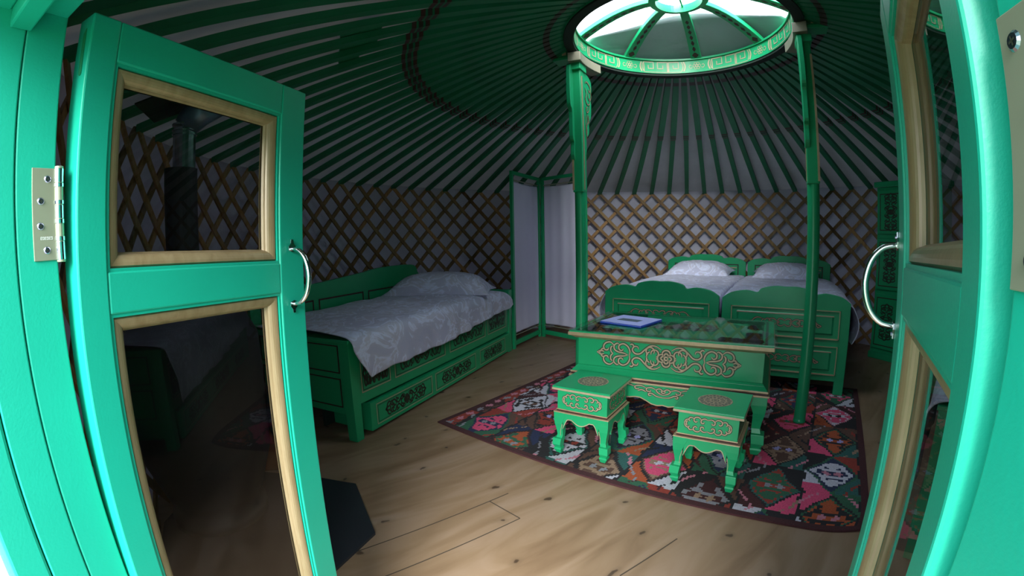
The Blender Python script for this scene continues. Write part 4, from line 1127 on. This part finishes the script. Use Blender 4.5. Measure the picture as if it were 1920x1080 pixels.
def motif(i, k):
    if (i, k) in fixed: return fixed[(i, k)]
    if (i, k) not in motifs:
        r = random.Random(i*31+k*7+3)
        bgc = r.choice(['red', 'black', 'navy', 'brown', 'maroon', 'orange', 'green', 'black', 'navy']); fg = r.choice(['tan', 'brown', 'pink', 'green', 'black', 'grey', 'red'])
        if fg == bgc: fg = 'grey'
        motifs[(i, k)] = (bgc, fg, r.choice(['green', 'navy', 'tan', 'maroon', 'brown']), r.choice(['lpink', 'lilac', 'grey', 'white']))
    return motifs[(i, k)]
tri_cols = ['pink', 'white', 'green', 'red', 'black', 'maroon', 'navy', 'brown', 'maroon', 'black', 'brown', 'red', 'orange', 'teal', 'pink']
def rugcol(x, y):
    b = min(x, RLX-x, y, RLY-y)
    if b < .030: return 'maroon'
    x += .006*math.sin(y*40); y += .006*math.sin(x*37)
    cw, ch = .26, .40
    # side border with small lozenges on the left edge
    if x < .10:
        t = (y % .09)/.09-.5; q = abs(t)*2+abs((x-.065)/.03)
        if q < .8: return 'lpink' if int(y/.09) % 3 else 'grey'
        return 'maroon' if int(y/.27) % 2 else 'red'
    i = math.floor((x-.14+cw/2)/cw); xc = .14+.13+(i-1)*cw+.0
    i = int(round((x-.26)/cw)); xc = .26+i*cw
    off = .08 if i % 2 else .28
    if i >= 0: off = [.19, .08, .25, .10, .28, .08, .28, .09][i % 8] if i < 8 else .09
    I = i+1
    k = int(round((y-off)/ch)); yc = off+k*ch
    a = (x-xc)/(cw/2); c = (y-yc)/(ch/2); d = abs(a)+abs(c)
    bgc, fg, bd, sq = motif(I, k)
    if d < 1.0:
        if d > .90: return 'black' if bd != 'navy' else 'green'
        if d > .82: return bd
        e = abs(abs(a)-.22)/.16+abs(c)/.14
        if e < 1: return sq
        # four lobes and corner hooks
        if abs(a) < .20 and .26 < abs(c) < .60: return fg if (I+k) % 2 else bgc
        if .30 < abs(a) < .64 and .12 < abs(c) < .42 and d < .76: return fg
        if abs(a) < .30 and .10 < abs(c) < .22: return fg
        if .14 < abs(a) < .42 and .34 < abs(c) < .50: return fg
        if abs(a) > .56 and abs(c) < .10: return fg
        return bgc
    s = (1 if a > 0 else 0)+(2 if c > 0 else 0)
    r = random.Random(I*17+k*5+s*3+1); cA = r.choice(tri_cols); cB = r.choice(['grey', 'lpink', 'tan', 'red', 'black', 'maroon'])
    if (I, k) in ((8, 1),) and s == 0: return 'white' if c > -.62 else 'pink'
    if (I, k) == (8, 2) and s == 0: return 'pink'
    if (I, k) == (8, 1) and s == 2: return 'black'
    f = (d-1)
    if .38 < f < .52 and (abs(a)+.3*abs(c)) % .3 < .22: return cB
    if abs(abs(a)-1) < .06: return 'black'
    return cA
nx = int(RLX/cs); ny = int(RLY/cs); mb = MB(); cols = []
def rwarp(x, y):
    # slightly bowed front edge and a rounded front right corner
    f = 1-y/RLY
    yy = y - .055*math.sin(pi*x/RLX)*-1*0
    yy = y - .050*math.sin(pi*min(1, x/RLX))*f**2*1.0
    if x > RLX-.22: yy += .05*((x-RLX+.22)/.22)**2*f**4
    xx = x - (.03*((.22-y)/.22)**2 if (x > RLX-.5 and y < .22) else 0)*((x-RLX+.5)/.5 if x > RLX-.5 else 0)
    return xx, yy
for j in range(ny+1):
    for i in range(nx+1):
        X, Y_ = rwarp(i*RLX/nx, j*RLY/ny); p = RA+rex*X+rey*Y_
        mb.v.append(Vector((p.x, p.y, .0085+.0012*math.sin(X*9)*math.sin(Y_*7))))
n = nx+1
for j in range(ny):
    for i in range(nx):
        mb.f.append([j*n+i, j*n+i+1, (j+1)*n+i+1, (j+1)*n+i]); mb.m.append(0); cols.append(rugcol((i+.5)*RLX/nx, (j+.5)*RLY/ny))
B0 = len(mb.v); edge = [i for i in range(n)]+[j*n+nx for j in range(1, ny+1)]+[ny*n+i for i in range(nx-1, -1, -1)]+[j*n for j in range(ny-1, 0, -1)]
for e in edge: p = mb.v[e]; mb.v.append(Vector((p.x, p.y, .0005)))
m_ = len(edge)
for q in range(m_):
    mb.f.append([edge[q], B0+q, B0+(q+1) % m_, edge[(q+1) % m_]]); mb.m.append(0); cols.append('maroon')
rug = mb.build('rug', rug_mat, None, recalc=False)
at = rug.data.color_attributes.new('weave', 'FLOAT_COLOR', 'CORNER')
buf = []
for p in rug.data.polygons: buf += ([min(1, q_*1.2) for q_ in pal[cols[p.index]]]+[1])*len(p.loop_indices)
at.data.foreach_set('color', buf)
tag(rug, 'patchwork kilim rug with diamond medallions in red, black, navy and pink', 'rug')
